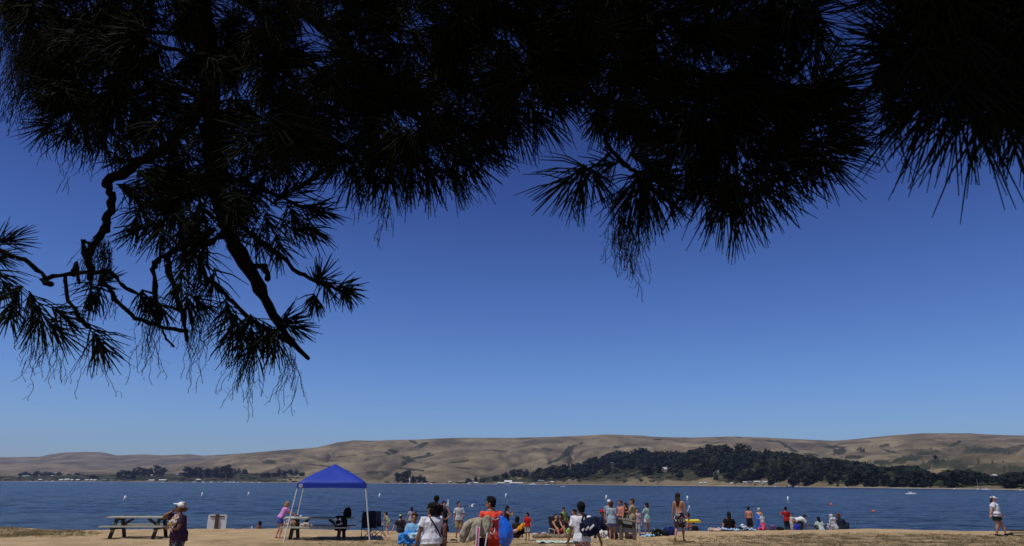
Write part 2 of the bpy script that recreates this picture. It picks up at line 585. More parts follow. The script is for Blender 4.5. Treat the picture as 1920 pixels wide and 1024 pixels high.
for i, px in enumerate(pxs):
    ys_ = interp(YS, px)
    Ya = ys_ - 40
    for j in range(NR):
        s = j / (NR - 1)
        Yj = Ya + 500 * (s / .28) if s < .28 else (Ya + 500 + (3400 - Ya - 500) * ((s - .28) / .57) if s < .85 else 3400 + 4200 * (s - .85) / .15)
        z, f, m, g, tt, t = (terrain(px, Yj, True) if Yj >= ys_ else (terrain(px, Yj), 0, 0, 0, 0, -1))
        x = us[i] * Yj
        VV[j, i] = (x, Yj, z)
        qx, qy = pix((x, Yj, z))
        vg = 0.0
        if f >= m and t >= 0:
            lim = 1.0 if px > 900 else .8
            vg = lim * sm(0.10, .18, t) * (0.62 + .6 * fb(x * .02, Yj * .012, 11))
            if px > 1080: vg = max(vg, .5 * sm(.02, .1, t) + .25 * fb(x * .03, Yj * .03, 5))
            elif px < 640: vg = max(vg, .50 + .3 * fb(x * .015, Yj * .01, 5))
            if 540 < px < 900: vg *= .45
        elif 0 < tt < 1:
            vg = 0.85 * sm(.86, .99, g + .12 * fb(x * .01, Yj * .01, 3)) * (1 - sm(.35, .75, tt)) * (1 if px > 620 else .4)
            if px > 1560: vg = max(vg, (.30 + .25 * fb(x * .012, Yj * .004, 6)) * sm(1560, 1700, px) * (1 - sm(.45, .8, tt)))
        for (cx, cy, rx, ry, an) in PATCH:
            dx, dy = qx - cx, qy - cy
            if abs(dx) > rx * 1.5: continue
            a_ = dx * math.cos(an) + dy * math.sin(an)
            b_ = -dx * math.sin(an) + dy * math.cos(an)
            q = (a_ / rx) ** 2 + (b_ / ry) ** 2
            if q < 1.7: vg = max(vg, .72 * (1 - sm(.3, 1.5, q + .9 * fb(qx * .15, qy * .3, 2))))
        veg.append(0)
        VV[j, i] = (x, Yj, z)
        tv.append((j, i, vg, (1 - sm(.09, .15, t)) * sm(0.0, .02, t) * (.22 if px > 1080 else .7) * sm(-.2, .3, fb(x * .02, Yj * .02, 31)) if t >= 0 else 0))
verts = VV.reshape(-1, 3)
vga = np.zeros(NR * len(pxs)); cla = np.zeros(NR * len(pxs))
for (j, i, a_, c_) in tv:
    vga[j * len(pxs) + i] = a_
    cla[j * len(pxs) + i] = c_
n_ = len(pxs)
J, I = np.meshgrid(np.arange(NR - 1), np.arange(n_ - 1), indexing='ij')
q0 = (J * n_ + I).ravel()
hq = np.stack([q0, q0 + 1, q0 + n_ + 1, q0 + n_], 1)
hm = bpy.data.materials.new('hill_grass')
nt, N, L = nodes_of(hm)
b = N['Principled BSDF']
b.inputs['Roughness'].default_value = 1
b.inputs['Specular IOR Level'].default_value = .05
geo = N.new('ShaderNodeNewGeometry')
mp = N.new('ShaderNodeMapping'); mp.inputs['Scale'].default_value = (.006, .004, .02)
L.new(geo.outputs['Position'], mp.inputs[0])
n1 = N.new('ShaderNodeTexNoise'); n1.inputs['Scale'].default_value = 1.0; n1.inputs['Detail'].default_value = 9; n1.inputs['Roughness'].default_value = .68
L.new(mp.outputs[0], n1.inputs[0])
r1 = N.new('ShaderNodeValToRGB')
E_ = r1.color_ramp.elements
E_[0].position = .38; E_[0].color = (.078, .064, .045, 1)
E_[1].position = .64; E_[1].color = (.245, .196, .120, 1)
x_ = E_.new(.5); x_.color = (.145, .118, .075, 1)
L.new(n1.outputs['Fac'], r1.inputs[0])
av = N.new('ShaderNodeAttribute'); av.attribute_name = 'veg'
n2 = N.new('ShaderNodeTexNoise'); n2.inputs['Scale'].default_value = .045; n2.inputs['Detail'].default_value = 6; n2.inputs['Roughness'].default_value = .7
L.new(geo.outputs['Position'], n2.inputs[0])
ad = N.new('ShaderNodeMath'); ad.operation = 'ADD'
L.new(av.outputs['Fac'], ad.inputs[0]); L.new(n2.outputs['Fac'], ad.inputs[1])
r2 = N.new('ShaderNodeValToRGB')
r2.color_ramp.elements[0].position = .78; r2.color_ramp.elements[0].color = (0, 0, 0, 1)
r2.color_ramp.elements[1].position = .98; r2.color_ramp.elements[1].color = (1, 1, 1, 1)
L.new(ad.outputs[0], r2.inputs[0])
r3 = N.new('ShaderNodeValToRGB')
r3.color_ramp.elements[0].position = .38; r3.color_ramp.elements[0].color = (.020, .024, .015, 1)
r3.color_ramp.elements[1].position = .66; r3.color_ramp.elements[1].color = (.060, .060, .033, 1)
L.new(n2.outputs['Fac'], r3.inputs[0])
m1 = N.new('ShaderNodeMix'); m1.data_type = 'RGBA'
L.new(r2.outputs[0], m1.inputs['Factor']); L.new(r1.outputs[0], m1.inputs['A']); L.new(r3.outputs[0], m1.inputs['B'])
ac = N.new('ShaderNodeAttribute'); ac.attribute_name = 'bank'
m2 = N.new('ShaderNodeMix'); m2.data_type = 'RGBA'
r4 = N.new('ShaderNodeValToRGB')
r4.color_ramp.elements[0].position = .4; r4.color_ramp.elements[0].color = (.06, .05, .03, 1)
r4.color_ramp.elements[1].position = .6; r4.color_ramp.elements[1].color = (.17, .13, .085, 1)
L.new(n2.outputs['Fac'], r4.inputs[0])
L.new(ac.outputs['Fac'], m2.inputs['Factor']); L.new(m1.outputs['Result'], m2.inputs['A']); L.new(r4.outputs[0], m2.inputs['B'])
L.new(m2.outputs['Result'], b.inputs['Base Color'])
nb = N.new('ShaderNodeTexNoise'); nb.inputs['Scale'].default_value = .012; nb.inputs['Detail'].default_value = 8; nb.inputs['Roughness'].default_value = .65
L.new(geo.outputs['Position'], nb.inputs[0])
bb_ = N.new('ShaderNodeBump'); bb_.inputs['Distance'].default_value = 22; bb_.inputs['Strength'].default_value = .55
L.new(nb.outputs['Fac'], bb_.inputs['Height']); L.new(bb_.outputs[0], b.inputs['Normal'])
ho = np_mesh('hills', verts, hq, hm, smooth=True)
tag(ho, kind='structure')
for nm, arr in (('veg', vga), ('bank', cla)):
    aa = ho.data.attributes.new(nm, 'FLOAT', 'POINT')
    aa.data.foreach_set('value', arr.astype(np.float32))
# pale strip of far beach at the waterline
sv = []
for px in range(-500, 2601, 10):
    y = interp(YS, px); u = ray(px, 905).x
    yw = 5 + 5 * abs(fb(px * .01, 0, 3))
    sv += [(u * (y - yw), y - yw, WZ - .25), (u * (y + 6), y + 6, WZ + .75)]
sq = np.array([(2 * i, 2 * i + 2, 2 * i + 3, 2 * i + 1) for i in range(len(sv) // 2 - 1)])
tag(np_mesh('far_beach', np.array(sv), sq, mat('far_sand', (.22, .195, .15), .95, .35, .02, coord='Object')), kind='structure')

# ------------------------------------------------------------------ haze
HAZE = 6.0e-5
if HAZE:
    bm = bmesh.new()
    box(bm, (0, 2750, 200), (20000, 10500, 540))
    hz = bpy.data.materials.new('haze')
    hz.use_nodes = True
    nt = hz.node_tree
    nt.nodes.remove(nt.nodes['Principled BSDF'])
    pv = nt.nodes.new('ShaderNodeVolumePrincipled')
    pv.inputs['Color'].default_value = (.50, .60, .95, 1)
    pv.inputs['Density'].default_value = HAZE
    pv.inputs['Anisotropy'].default_value = 0.2
    nt.links.new(pv.outputs[0], nt.nodes['Material Output'].inputs['Volume'])
    tag(obj('haze', bm, hz), 'thin blue haze over the bay and hills', 'haze', kind='stuff')
# ------------------------------------------------------------------ people
def rotv(v, axis, deg):
    return Matrix.Rotation(R(deg), 3, axis) @ V(v)


def ik(a, t, l1, l2, pole):
    a, t, pole = V(a), V(t), V(pole)
    d = t - a
    D = min(d.length, (l1 + l2) * .998)
    D = max(D, abs(l1 - l2) + .02)
    u = d.normalized()
    x = (l1 * l1 - l2 * l2 + D * D) / (2 * D)
    h = math.sqrt(max(0, l1 * l1 - x * x))
    p = pole - u * pole.dot(u)
    if p.length < 1e-4: p = u.orthogonal()
    p.normalize()
    return a + u * x + p * h, a + u * D


SEED = [0]


def person(label, px, py, Y, H=None, top=None, rot=0, z=None, sk=SK_TAN, fat=1.0, lean=(0, 0), twist=0, head=(0, 0), pel=(0, 0, .93),
           RH=(.25, .03, .80), LH=(-.25, .03, .80), RE=(.3, -1, -.2), LE=(-.3, -1, -.2), RF=(.10, 0, .07), LF=(-.10, 0, .07), RK=(0, 1, 0), LK=(0, 1, 0),
           fr=(0, 0), hs=1.07, hair=('short', HAIR_B), hat=None, shirt=None, pants=None, skirt=None, shoes=None, glasses=False, face=False, fine=False, curl=.45,
           extra=None, beard=False, group=None):
    """py: pixel row used only to read the column's sideways angle. Local frame: faces +Y, right hand +X, metres at 1.75 m tall."""
    SEED[0] += 1
    seed = SEED[0] * 3.7
    g = at(px, py, Y)
    x = g.x
    z0 = ground(x, Y) if z is None else z
    if H is None: H = (at(px, top, Y).z - z0)
    s = H / 1.75
    root = empty('person', (x, Y, z0), R(rot), label, 'person', group)
    vox = .0075 if fine else .0105
    sd_, fw = lean
    pel = V(pel)
    up = V((math.sin(R(sd_)), math.sin(R(fw)) * math.cos(R(sd_)), math.cos(R(fw)) * math.cos(R(sd_)))).normalized()
    side0 = (V((1, 0, 0)) - up * up.x).normalized()
    fwd0 = up.cross(side0)
    side = Matrix.Rotation(R(twist), 3, up) @ side0
    fwd = up.cross(side)

    def P(t): return pel + up * t

    def body_rings(k, lo=-.07, hi=.53, add=0.0, fl=0.0):
        tab = [(-.09, .125, .09, 0), (-.02, .165, .115, 0), (.05, .160, .112, 0), (.16, .138, .097, .006), (.24, .140, .10, .008), (.33, .158, .11, .006), (.41, .165, .108, 0), (.465, .155, .088, -.006), (.505, .105, .07, -.008), (.535, .062, .056, -.006)]
        pts, rad = [], []
        for (t, a, b, o) in tab:
            if t < lo or t > hi: continue
            bell = 1 + (fat - 1) * (1.25 if .0 <= t <= .3 else .8)
            pts.append(P(t) + fwd * o)
            rad.append((a * (bell if t < .45 else 1) + add + (fl if t < .1 else 0), b * (bell if t < .45 else 1) + add + (fl if t < .1 else 0)))
        return pts, rad

    bm = bmesh.new()
    pts, rad = body_rings(1)
    loft(bm, pts, rad, side, 14)
    nk = P(.52)
    Rb = Matrix((side, fwd, up)).transposed()
    Rh = (Matrix.Rotation(R(head[0]), 3, 'Z') @ Matrix.Rotation(R(-head[1]), 3, 'X'))
    # head keeps upright relative to the torso bend partly
    upr = (up + V((0, 0, 1)) * (.9 if up.z > .3 else .35)).normalized()
    sh = (side - upr * side.dot(upr)).normalized()
    Rn = Matrix((sh, upr.cross(sh), upr)).transposed()
    HR = Rn @ Rh
    hc = nk + up * .038 + (HR @ V((0, .014, .112))) * 1.0
    loft(bm, [nk - up * .03, nk + up * .03, hc - HR @ V((0, .02, .06))], [.062, .055, .053], side, 10)
    k = hs

    def hd(x_, y_, z_): return hc + HR @ (V((x_, y_, z_)) * k)
    ell(bm, hd(0, -.012, .025), (.077 * k, .095 * k, .095 * k), HR, 14, 10)
    ell(bm, hd(0, .018, -.035), (.061 * k, .072 * k, .083 * k), HR, 14, 10)
    ell(bm, hd(0, .055, -.085), (.033 * k, .03 * k, .026 * k), HR)
    loft(bm, [hd(0, .083, .022), hd(0, .106, -.018), hd(0, .098, -.03)], [.010 * k, .014 * k, .013 * k], HR @ V((1, 0, 0)), 8)
    ell(bm, hd(0, .078, .032), (.048 * k, .016 * k, .010 * k), HR)
    ell(bm, hd(0, .088, -.055), (.024 * k, .010 * k, .009 * k), HR)
    for q in (-1, 1): ell(bm, hd(q * .08, -.008, -.005), (.011 * k, .02 * k, .032 * k), HR)
    lim = {}
    for q, hnd, elp, nm in ((1, RH, RE, 'R'), (-1, LH, LE, 'L')):
        shp = P(.455) + side * (q * .172 * (1 + (fat - 1) * .5))
        hd_t = V(hnd)
        el_, wr = ik(shp, hd_t, .285, .25, elp)
        f_ = 1 + (fat - 1) * .6
        loft(bm, [P(.45) + side * q * .10, shp, shp * .6 + el_ * .4, el_, el_ * .65 + wr * .35, wr], [.068, .058 * f_, .049 * f_, .038 * f_, .040 * f_, .026], None, 10)
        d = (wr - el_).normalized()
        n = (V((-q * .9, .5, 0)))
        n = (n - d * n.dot(d))
        n = n.normalized() if n.length > .01 else d.orthogonal().normalized()
        sdv = d.cross(n).normalized()
        if sdv.dot(V((0, 1, 0.4))) < 0: sdv = -sdv
        # palm, four fingers, thumb
        loft(bm, [wr - d * .01, wr + d * .035, wr + d * .088], [(.026, .02), (.038, .017), (.040, .014)], sdv, 8)
        for i_, (o_, ln) in enumerate(((-.030, .062), (-.0105, .076), (.0105, .082), (.030, .074))):
            a_ = wr + d * .082 + sdv * o_
            fd = (d + sdv * o_ * 3.4).normalized()
            b_ = a_ + (fd * math.cos(curl * .6) + n * math.sin(curl * .6)) * ln * .55
            c_ = b_ + (fd * math.cos(curl * 1.8) + n * math.sin(curl * 1.8)) * ln * .5
            loft(bm, [a_, b_, c_], [.0095, .009, .0075], None, 6)
        ta = wr + d * .028 + sdv * .028
        tb = ta + (d * .6 + sdv * .7 + n * .35).normalized() * .04
        tc_ = tb + (d * .9 + sdv * .15 + n * .5).normalized() * .032
        loft(bm, [ta, tb, tc_], [.012, .0105, .0085], None, 6)
        lim['sh' + nm], lim['el' + nm], lim['wr' + nm], lim['hd' + nm] = shp, el_, wr, wr + d * .10
    for q, ft, kp, nm, pit in ((1, RF, RK, 'R', fr[0]), (-1, LF, LK, 'L', fr[1])):
        hp = pel + side0 * (q * .088) - up * .02
        kn, an = ik(hp, ft, .43, .42, kp)
        f_ = 1 + (fat - 1) * .9
        loft(bm, [hp, hp * .6 + kn * .4, kn, kn * .7 + an * .3, kn * .3 + an * .7, an], [.088 * f_, .078 * f_, .053 * f_, .056 * f_, .038 * f_, .033], None, 12)
        fdir = rotv((q * .12, 1, 0), 'X', pit) if pit < 400 else V((0, 0, 1))
        fdn = rotv((0, 0, -1), 'X', pit) if pit < 400 else V((0, 1, 0))
        loft(bm, [an - fdir * .045 + fdn * .03, an + fdir * .02 + fdn * .028, an + fdir * .11 + fdn * .045, an + fdir * .17 + fdn * .052], [(.030, .034), (.036, .036), (.042, .024), (.036, .016)], V((1, 0, 0)), 10)
        lim['hp' + nm], lim['kn' + nm], lim['an' + nm], lim['fd' + nm], lim['fn' + nm] = hp, kn, an, fdir, fdn
    blob('body', bm, vox, skin_m(sk), root, 2, scale=s)
    vc = .011 if fine else .014
    C_ = lambda c: c if isinstance(c, bpy.types.Material) else cloth(c)
    if shirt:
        col, slv, hem, loose = shirt
        bm = bmesh.new()
        pts, rad = body_rings(1, lo=-.03 if hem >= 0 else .12, add=.014 + loose * .6, fl=loose * .4)
        if hem > 0:
            pts = [P(-.03 - hem)] + pts
            rad = [(rad[0][0] + loose * .3, rad[0][1] + loose * .3)] + rad
        loft(bm, pts, rad, side, 16, rnd_end=False)
        for nm, q in (('R', 1), ('L', -1)):
            a_, e_, w_ = lim['sh' + nm], lim['el' + nm], lim['wr' + nm]
            f_ = 1 + (fat - 1) * .6
            if slv > 0:
                pp = [P(.44) + side * q * .09, a_ + up * .004]
                rr_ = [.078, .070 * f_]
                if slv <= 1:
                    pp.append(a_.lerp(e_, slv)); rr_.append(.058 * f_ + loose * .6)
                else:
                    pp += [e_, e_.lerp(w_, slv - 1)]; rr_ += [.052 * f_ + loose * .4, .038 * f_ + loose * .4]
                loft(bm, pp, rr_, None, 12, rnd_end=False)
        blob('shirt', bm, vc, C_(col), root, 2, wob=.014, wsc=9, scale=s, seed=seed, aniso=(1.2, 1.2, .6))
    if pants:
        col, frac, loose = pants
        bm = bmesh.new()
        pts, rad = body_rings(1, lo=-.1, hi=.06, add=.012)
        pts.append(P(.09)); rad.append((.15 * fat + .012, .106 * fat + .012))
        loft(bm, pts, rad, side, 14, rnd_end=False)
        for nm in 'RL':
            h_, k_, a_ = lim['hp' + nm], lim['kn' + nm], lim['an' + nm]
            f_ = 1 + (fat - 1) * .9
            if frac <= 1:
                pp = [h_, h_.lerp(k_, frac * .5), h_.lerp(k_, frac)]
                rr_ = [.100 * f_, .094 * f_ + loose * .6, .080 * f_ + loose]
            else:
                pp = [h_, h_.lerp(k_, .5), k_, k_.lerp(a_, frac - 1)]
                rr_ = [.100 * f_, .088 * f_ + loose * .5, .066 * f_ + loose * .6, .052 * f_ + loose * .8]
            loft(bm, pp, rr_, None, 12, rnd_end=False)
        blob('trousers' if frac > 1.3 else 'shorts', bm, vc, C_(col), root, 2, wob=.014, wsc=8, scale=s, seed=seed + 9)
    if skirt:
        col, z1, fl = skirt
        bm = bmesh.new()
        pts, rad = body_rings(1, lo=-.1, hi=.06, add=.014)
        pts = [pel + V((0, 0, z1)), pel + V((0, 0, z1 * .5))] + pts
        rad = [(.19 + fl, .15 + fl), (.18 + fl * .5, .13 + fl * .5)] + rad
        loft(bm, pts, rad, side, 18, rnd_end=False)
        blob('skirt', bm, vc, C_(col), root, 2, wob=.03, wsc=7, scale=s, seed=seed, aniso=(1.5, 1.5, .3))
    if shoes:
        for nm in 'RL':
            bm = bmesh.new()
            an, fdir, fdn = lim['an' + nm], lim['fd' + nm], lim['fn' + nm]
            loft(bm, [an - fdir * .05 + fdn * .022, an + fdir * .02 + fdn * .022, an + fdir * .11 + fdn * .04, an + fdir * .185 + fdn * .048], [(.040, .044), (.044, .042), (.050, .030), (.042, .022)], V((1, 0, 0)), 10)
            blob('shoe', bm, .010, cloth(shoes), root, 1, scale=s)
    if hair:
        st, hcol = hair
        bm = bmesh.new()
        ell(bm, hd(0, -.022, .046), (.090 * k, .100 * k, .094 * k), HR, 14, 10)
        ell(bm, hd(0, .040, .086), (.062 * k, .042 * k, .028 * k), HR, 12, 8)
        if st == 'short': ell(bm, hd(0, -.05, -.015), (.074 * k, .058 * k, .07 * k), HR, 12, 8)
        if st == 'spiky':
            ell(bm, hd(0, -.045, -.01), (.078 * k, .06 * k, .075 * k), HR, 12, 8)
            for i_ in range(16):
                a_ = i_ * 2.4
                rr_ = .05 * math.sqrt((i_ + 1) / 16)
                p_ = hd(rr_ * math.cos(a_) * 1.2, rr_ * math.sin(a_) * 1.2, .105)
                loft(bm, [p_, p_ + HR @ V((math.cos(a_) * .016, .012 + math.sin(a_) * .016, .040))], [.018 * k, .006], None, 6)
        if st == 'bob':
            ell(bm, hd(0, -.045, -.03), (.098 * k, .075 * k, .105 * k), HR, 14, 10)
            ell(bm, hd(0, -.01, .055), (.098 * k, .100 * k, .080 * k), HR, 14, 10)
        if st in ('long', 'longer'):
            ln = .30 if st == 'long' else .46
            dn = (-up * .9 + V((0, 0, -.5))).normalized()
            b0 = hd(0, -.06, -.03)
            loft(bm, [hd(0, -.05, .03), b0, b0 + dn * ln * .45 - fwd * .05, b0 + dn * ln - fwd * .06], [(.09 * k, .06 * k), (.092 * k, .052 * k), (.085, .036), (.045, .02)], side, 12)
        if st == 'pony':
            ell(bm, hd(0, -.05, -.01), (.080 * k, .06 * k, .075 * k), HR, 12, 8)
            b0 = hd(0, -.115, .03)
            loft(bm, [b0, b0 + HR @ V((0, -.05, -.03)), b0 + HR @ V((0, -.06, -.14))], [.026, .034, .014], None, 8)
        if st == 'tied':
            ell(bm, hd(0, -.05, -.015), (.080 * k, .06 * k, .075 * k), HR, 12, 8)
            ell(bm, hd(0, -.125, .0), (.05 * k, .045 * k, .06 * k), HR, 10, 8)
        hm_ = mat('hair_%03d_%03d' % (hcol[0] * 999, hcol[1] * 999), hcol, .7, .35, 60, .5, .08, stretch=(3, 3, .6))
        blob('hair', bm, .009, hm_, root, 1, wob=.012, wsc=26, scale=s, seed=seed)
    if hat:
        ht, hc_ = hat
        bm = bmesh.new()
        ell(bm, hd(0, -.012, .055), (.092 * k, .108 * k, .082 * k), HR, 16, 10)
        if ht == 'cap':
            loft(bm, [hd(0, .06, .062), hd(0, .13, .052), hd(0, .175, .040)], [(.075 * k, .010), (.070 * k, .009), (.045 * k, .008)], HR @ V((1, 0, 0)), 14, rnd_end=True)
        if ht == 'bcap':
            loft(bm, [hd(0, -.08, .05), hd(0, -.16, .035)], [(.06 * k, .010), (.045 * k, .009)], HR @ V((1, 0, 0)), 14)
        if ht == 'sun':
            ell(bm, hd(0, -.01, .045), (.165 * k, .175 * k, .014), HR, 18, 6)
        blob({'cap': 'cap', 'bcap': 'cap', 'sun': 'sun_hat', 'beanie': 'knit_cap'}[ht], bm, .008, cloth(hc_), root, 1, wob=.003, wsc=30, scale=s, seed=seed)
    if glasses:
        bm = bmesh.new()
        for q in (-1, 1):
            ell(bm, hd(q * .032, .088, .008), (.028 * k, .012 * k, .019 * k), HR, 10, 6)
            loft(bm, [hd(q * .06, .075, .012), hd(q * .084, .0, .008)], [.005, .005], None, 6)
        blob('sunglasses', bm, .006, mat('dark_lens', (.01, .01, .012), .15, .1, 5, 0, .6), root, 0, scale=s)
    elif face:
        for q in (-1, 1):
            bm = bmesh.new()
            ell(bm, hd(q * .031, .083, .006) * s, (.0135 * k * s, .008 * k * s, .0085 * k * s), HR, 10, 6)
            obj('eye', bm, mat('eye_dark', (.03, .02, .015), .2, .1, 5, 0, .5), root, True)
        bm = bmesh.new()
        ell(bm, hd(0, .0965, -.057) * s, (.021 * k * s, .006 * s, .006 * k * s), HR, 10, 6)
        obj('lips', bm, mat('lips', (.30, .09, .07), .5, .1, 8), root, True)
    root['_s'] = s
    L_ = {a: b * s for a, b in lim.items()}
    L_.update(s=s, hc=hc * s, HR=HR, up=up, side=side, fwd=fwd, pel=pel * s, P=lambda t: P(t) * s, root=root)
    M = Matrix.Translation((x, Y, z0)) @ Matrix.Rotation(R(rot), 4, 'Z')
    L_['w'] = lambda p: M @ V(p)
    if beard:
        bm = bmesh.new()
        ell(bm, hd(0, .05, -.09), (.05 * k, .045 * k, .045 * k), HR, 12, 8)
        blob('beard', bm, .008, mat('hair_%03d_%03d' % (hair[1][0] * 999, hair[1][1] * 999), hair[1]), root, 1, scale=s)
    del root['_s']
    return L_


def pattern(name, stops, scale=14, rough=.9):
    return mat(name, stops[0][1], rough, 0, scale, .2, .15, ramp=stops)


PAT_FLORAL = pattern('red_floral_print', [(0, (.50, .48, .42)), (.42, (.45, .06, .03)), (.50, (.62, .58, .5)), (.56, (.05, .055, .06)), (.63, (.30, .32, .30))], 11)
PAT_CAMO = pattern('grey_camouflage_print', [(0, (.10, .10, .08)), (.45, (.32, .31, .26)), (.55, (.55, .52, .45))], 16)
PAT_BOARD = pattern('brown_board_short_print', [(0, (.035, .02, .02)), (.56, (.5, .48, .46)), (.64, (.02, .015, .018))], 7)
PAT_BW = pattern('black_white_flower_print', [(0, (.02, .018, .025)), (.56, (.45, .44, .47)), (.66, (.03, .02, .03))], 22)
PAT_SWIM = pattern('toddler_swimsuit_print', [(0, (.10, .16, .12)), (.5, (.5, .52, .3)), (.6, (.06, .07, .1))], 30)
PAT_SCARF = pattern('scarf_print', [(0, (.55, .5, .4)), (.45, (.3, .12, .08)), (.54, (.6, .6, .58)), (.62, (.25, .28, .16))], 18)
PAT_TOWEL = pattern('pale_towel_print', [(0, (.55, .6, .58)), (.45, (.22, .45, .42)), (.52, (.65, .62, .55)), (.60, (.25, .42, .25))], 9)
PAT_TOWEL_BLUE = pattern('blue_striped_towel', [(0, (.05, .14, .42)), (.47, (.6, .65, .7)), (.55, (.08, .3, .5))], 12)
PAT_PLAID = pattern('tan_plaid', [(0, (.33, .25, .13)), (.48, (.42, .33, .18)), (.56, (.24, .19, .10))], 24)
PAT_GREYTEE = cloth((.42, .44, .47))
WHITE = (.62, .62, .66)

# a water's-edge pose library
SIT = dict(pel=(0, 0, .11), RF=(.14, .50, .05), LF=(-.14, .52, .05), RK=(0.2, .2, 1), LK=(-.2, .2, 1), lean=(0, 12), RH=(.22, .42, .30), LH=(-.22, .42, .30))
KNEEL = dict(pel=(0, -.05, .30), RF=(.12, -.28, .05), LF=(-.12, -.28, .05), RK=(0, 1, -.3), LK=(0, 1, -.3), lean=(0, 18), fr=(-60, -60))

# --- foreground people
purple = person('woman in dark purple top and white cap shading her eyes, hugging a yellow cup', 338, 985, 17.0, top=939.5, rot=142, sk=SK_BROWN, fat=1.3, hair=('tied', (.16, .075, .035)), hat=('cap', (.78, .78, .8)),
                head=(-42, -20), shirt=((.050, .026, .050), .55, .10, .03), pants=(PAT_BW, 1.9, .03), RH=(.17, .17, 1.50), RE=(1, .3, -1.3), LH=(.04, .22, 1.12), LE=(-1, .0, -.6), fine=True, lean=(0, 8), LK=(0, 1, 0), face=True, shoes=(.05, .04, .04))
white_w = person('person in white tee with thin black strap across the back, short dark hair', 811, 985, 15.6, top=941, rot=38, sk=SK_BROWN, fat=1.22, hair=('bob', HAIR_B), head=(28, -8), shirt=(WHITE, .55, .03, .035),
                 pants=((.40, .38, .33), 1.9, .03), LH=(-.34, .16, .78), RH=(.22, .12, .86), LE=(-.6, -.6, -.2), lean=(0, 6), glasses=True, fine=True, shoes=(.1, .1, .1), twist=-6)
blue_g = person('girl in a light blue tee facing the camera and holding a bundled blue towel', 776, 995, 17.4, top=961, rot=176, sk=SK_TAN, hs=1.12, hair=('tied', HAIR_BR), head=(8, 0), shirt=((.20, .42, .62), .7, .06, .03),
                pants=((.03, .035, .05), 1.9, .02), RH=(.24, .26, .88), LH=(-.10, .34, .88), RE=(.6, -.6, -.5), LE=(-.6, -.6, -.5), face=True, fine=True, shoes=(.1, .1, .12))
orange = person('man in orange tee with white back drawing, carrying beige blanket and blue sack', 921, 985, 16.2, top=930.5, rot=10, sk=(.30, .13, .075), fat=1.05, hair=('spiky', HAIR_B), head=(62, 2), shirt=((.78, .085, .045), .6, .02, .03),
                pants=((.50, .05, .025), 1.55, .03), LH=(-.31, .12, .86), LE=(-.4, -1, 0), RH=(.22, .20, 1.34), RE=(.35, -.5, -1), fine=True, shoes=(.05, .05, .05), face=True)
boy_w = person('boy in a white tee and red floral shorts carrying a dark blue sport bag', 1090, 985, 15.8, top=940, rot=-14, sk=SK_BROWN, hair=('short', HAIR_B), head=(30, -2), shirt=(WHITE, .62, .0, .03), pants=(PAT_FLORAL, .95, .05),
               LH=(-.32, .0, .83), RH=(.40, .12, .93), RE=(.8, -.5, .1), LF=(-.13, .16, .08), RF=(.1, -.14, .08), fine=True, face=True, shoes=(.05, .05, .05))
# --- middle distance, on the dry sand
lilac = person('child in a lilac top and blue shorts leaning on the shaded picnic table', 528, 975, 28.4, H=1.44, rot=-48, sk=SK_PALE, hs=1.1, hair=('bob', HAIR_BL), head=(10, -5), lean=(0, 30), pel=(0, -.10, .91), shirt=((.52, .22, .48), .6, 0, .015),
               pants=((.07, .10, .46), .5, .02), RH=(.2, .62, 1.02), LH=(-.14, .62, 1.02), RF=(.1, -.08, .07), LF=(-.1, -.16, .07))
walker = person('bare-chested walker with long dark hair and brown print board shorts', 1275, 985, 27.6, top=923.5, rot=-32, sk=SK_TAN, hair=('long', (.035, .02, .013)), head=(-4, 0), pants=(PAT_BOARD, .95, .035),
                LH=(-.30, .06, .80), RH=(.30, .12, .82), RF=(.06, .16, .06), LF=(-.10, -.34, .14), fr=(0, -42), fine=True, hat=None, RK=(0, 1, 0), lean=(-2, 3))
cap_w = person('woman in white tee, white cap and dark green shorts striding along the beach', 1866, 960, 31.2, top=929.5, rot=-125, sk=(.47, .24, .17), fat=1.5, hair=('long', (.025, .014, .01)), hat=('cap', (.66, .66, .68)), head=(8, 4),
               shirt=(WHITE, .6, .05, .03), pants=((.045, .055, .035), .62, .02), RH=(.36, -.22, .84), LH=(-.38, .25, .86), RF=(.08, -.10, .07), LF=(-.07, .25, .10), fr=(-10, 14), shoes=(.02, .02, .02), glasses=True, beard=False)
red_boy = person('small boy in a red tee and camouflage shorts walking near the yellow raft', 989, 985, 28.0, top=961, rot=160, sk=SK_TAN, hs=1.15, hair=('short', HAIR_B), head=(-70, 0), shirt=((.38, .018, .022), .7, .03, .02), pants=(PAT_CAMO, .9, .03),
                 LF=(-.14, .1, .07), RF=(.12, -.1, .07), RH=(.30, .16, .84), LH=(-.3, .1, .84), face=True, shoes=(.1, .1, .1))
khaki = person('boy in a grey tee and khaki shorts with one hand on his hip', 860, 975, 29.6, top=940, rot=196, sk=SK_TAN, hs=1.05, hair=('short', HAIR_B), head=(20, -14), shirt=(PAT_GREYTEE, .75, .05, .03), pants=((.27, .20, .11), .98, .035),
               LH=(-.12, .16, .96), LE=(-.9, -.5, 0), RH=(.26, .03, .84), shoes=(.08, .06, .05), face=True)
black_m = person('man in a black tee standing with his back turned behind the strap wearer', 817, 975, 24.0, top=928.5, rot=8, sk=SK_BROWN, hair=('short', HAIR_B), shirt=((.008, .008, .010), .7, .08, .02), pants=((.03, .03, .04), .95, .02), shoes=(.03, .03, .03))
wet_w = person('woman in a dark wrap reaching across beside the man in the black tee', 831.5, 975, 26.4, top=939, rot=190, sk=SK_TAN, hair=('tied', HAIR_B), head=(14, -8), shirt=((.02, .022, .035), 0, .02, .012), pants=((.018, .02, .03), 1.9, .04), skirt=((.018, .02, .032), -.42, .06),
               RH=(.10, .28, 1.05), RE=(.8, -.2, -.8), LH=(-.12, .18, 1.02), LE=(-1, -.4, -.1), face=True)
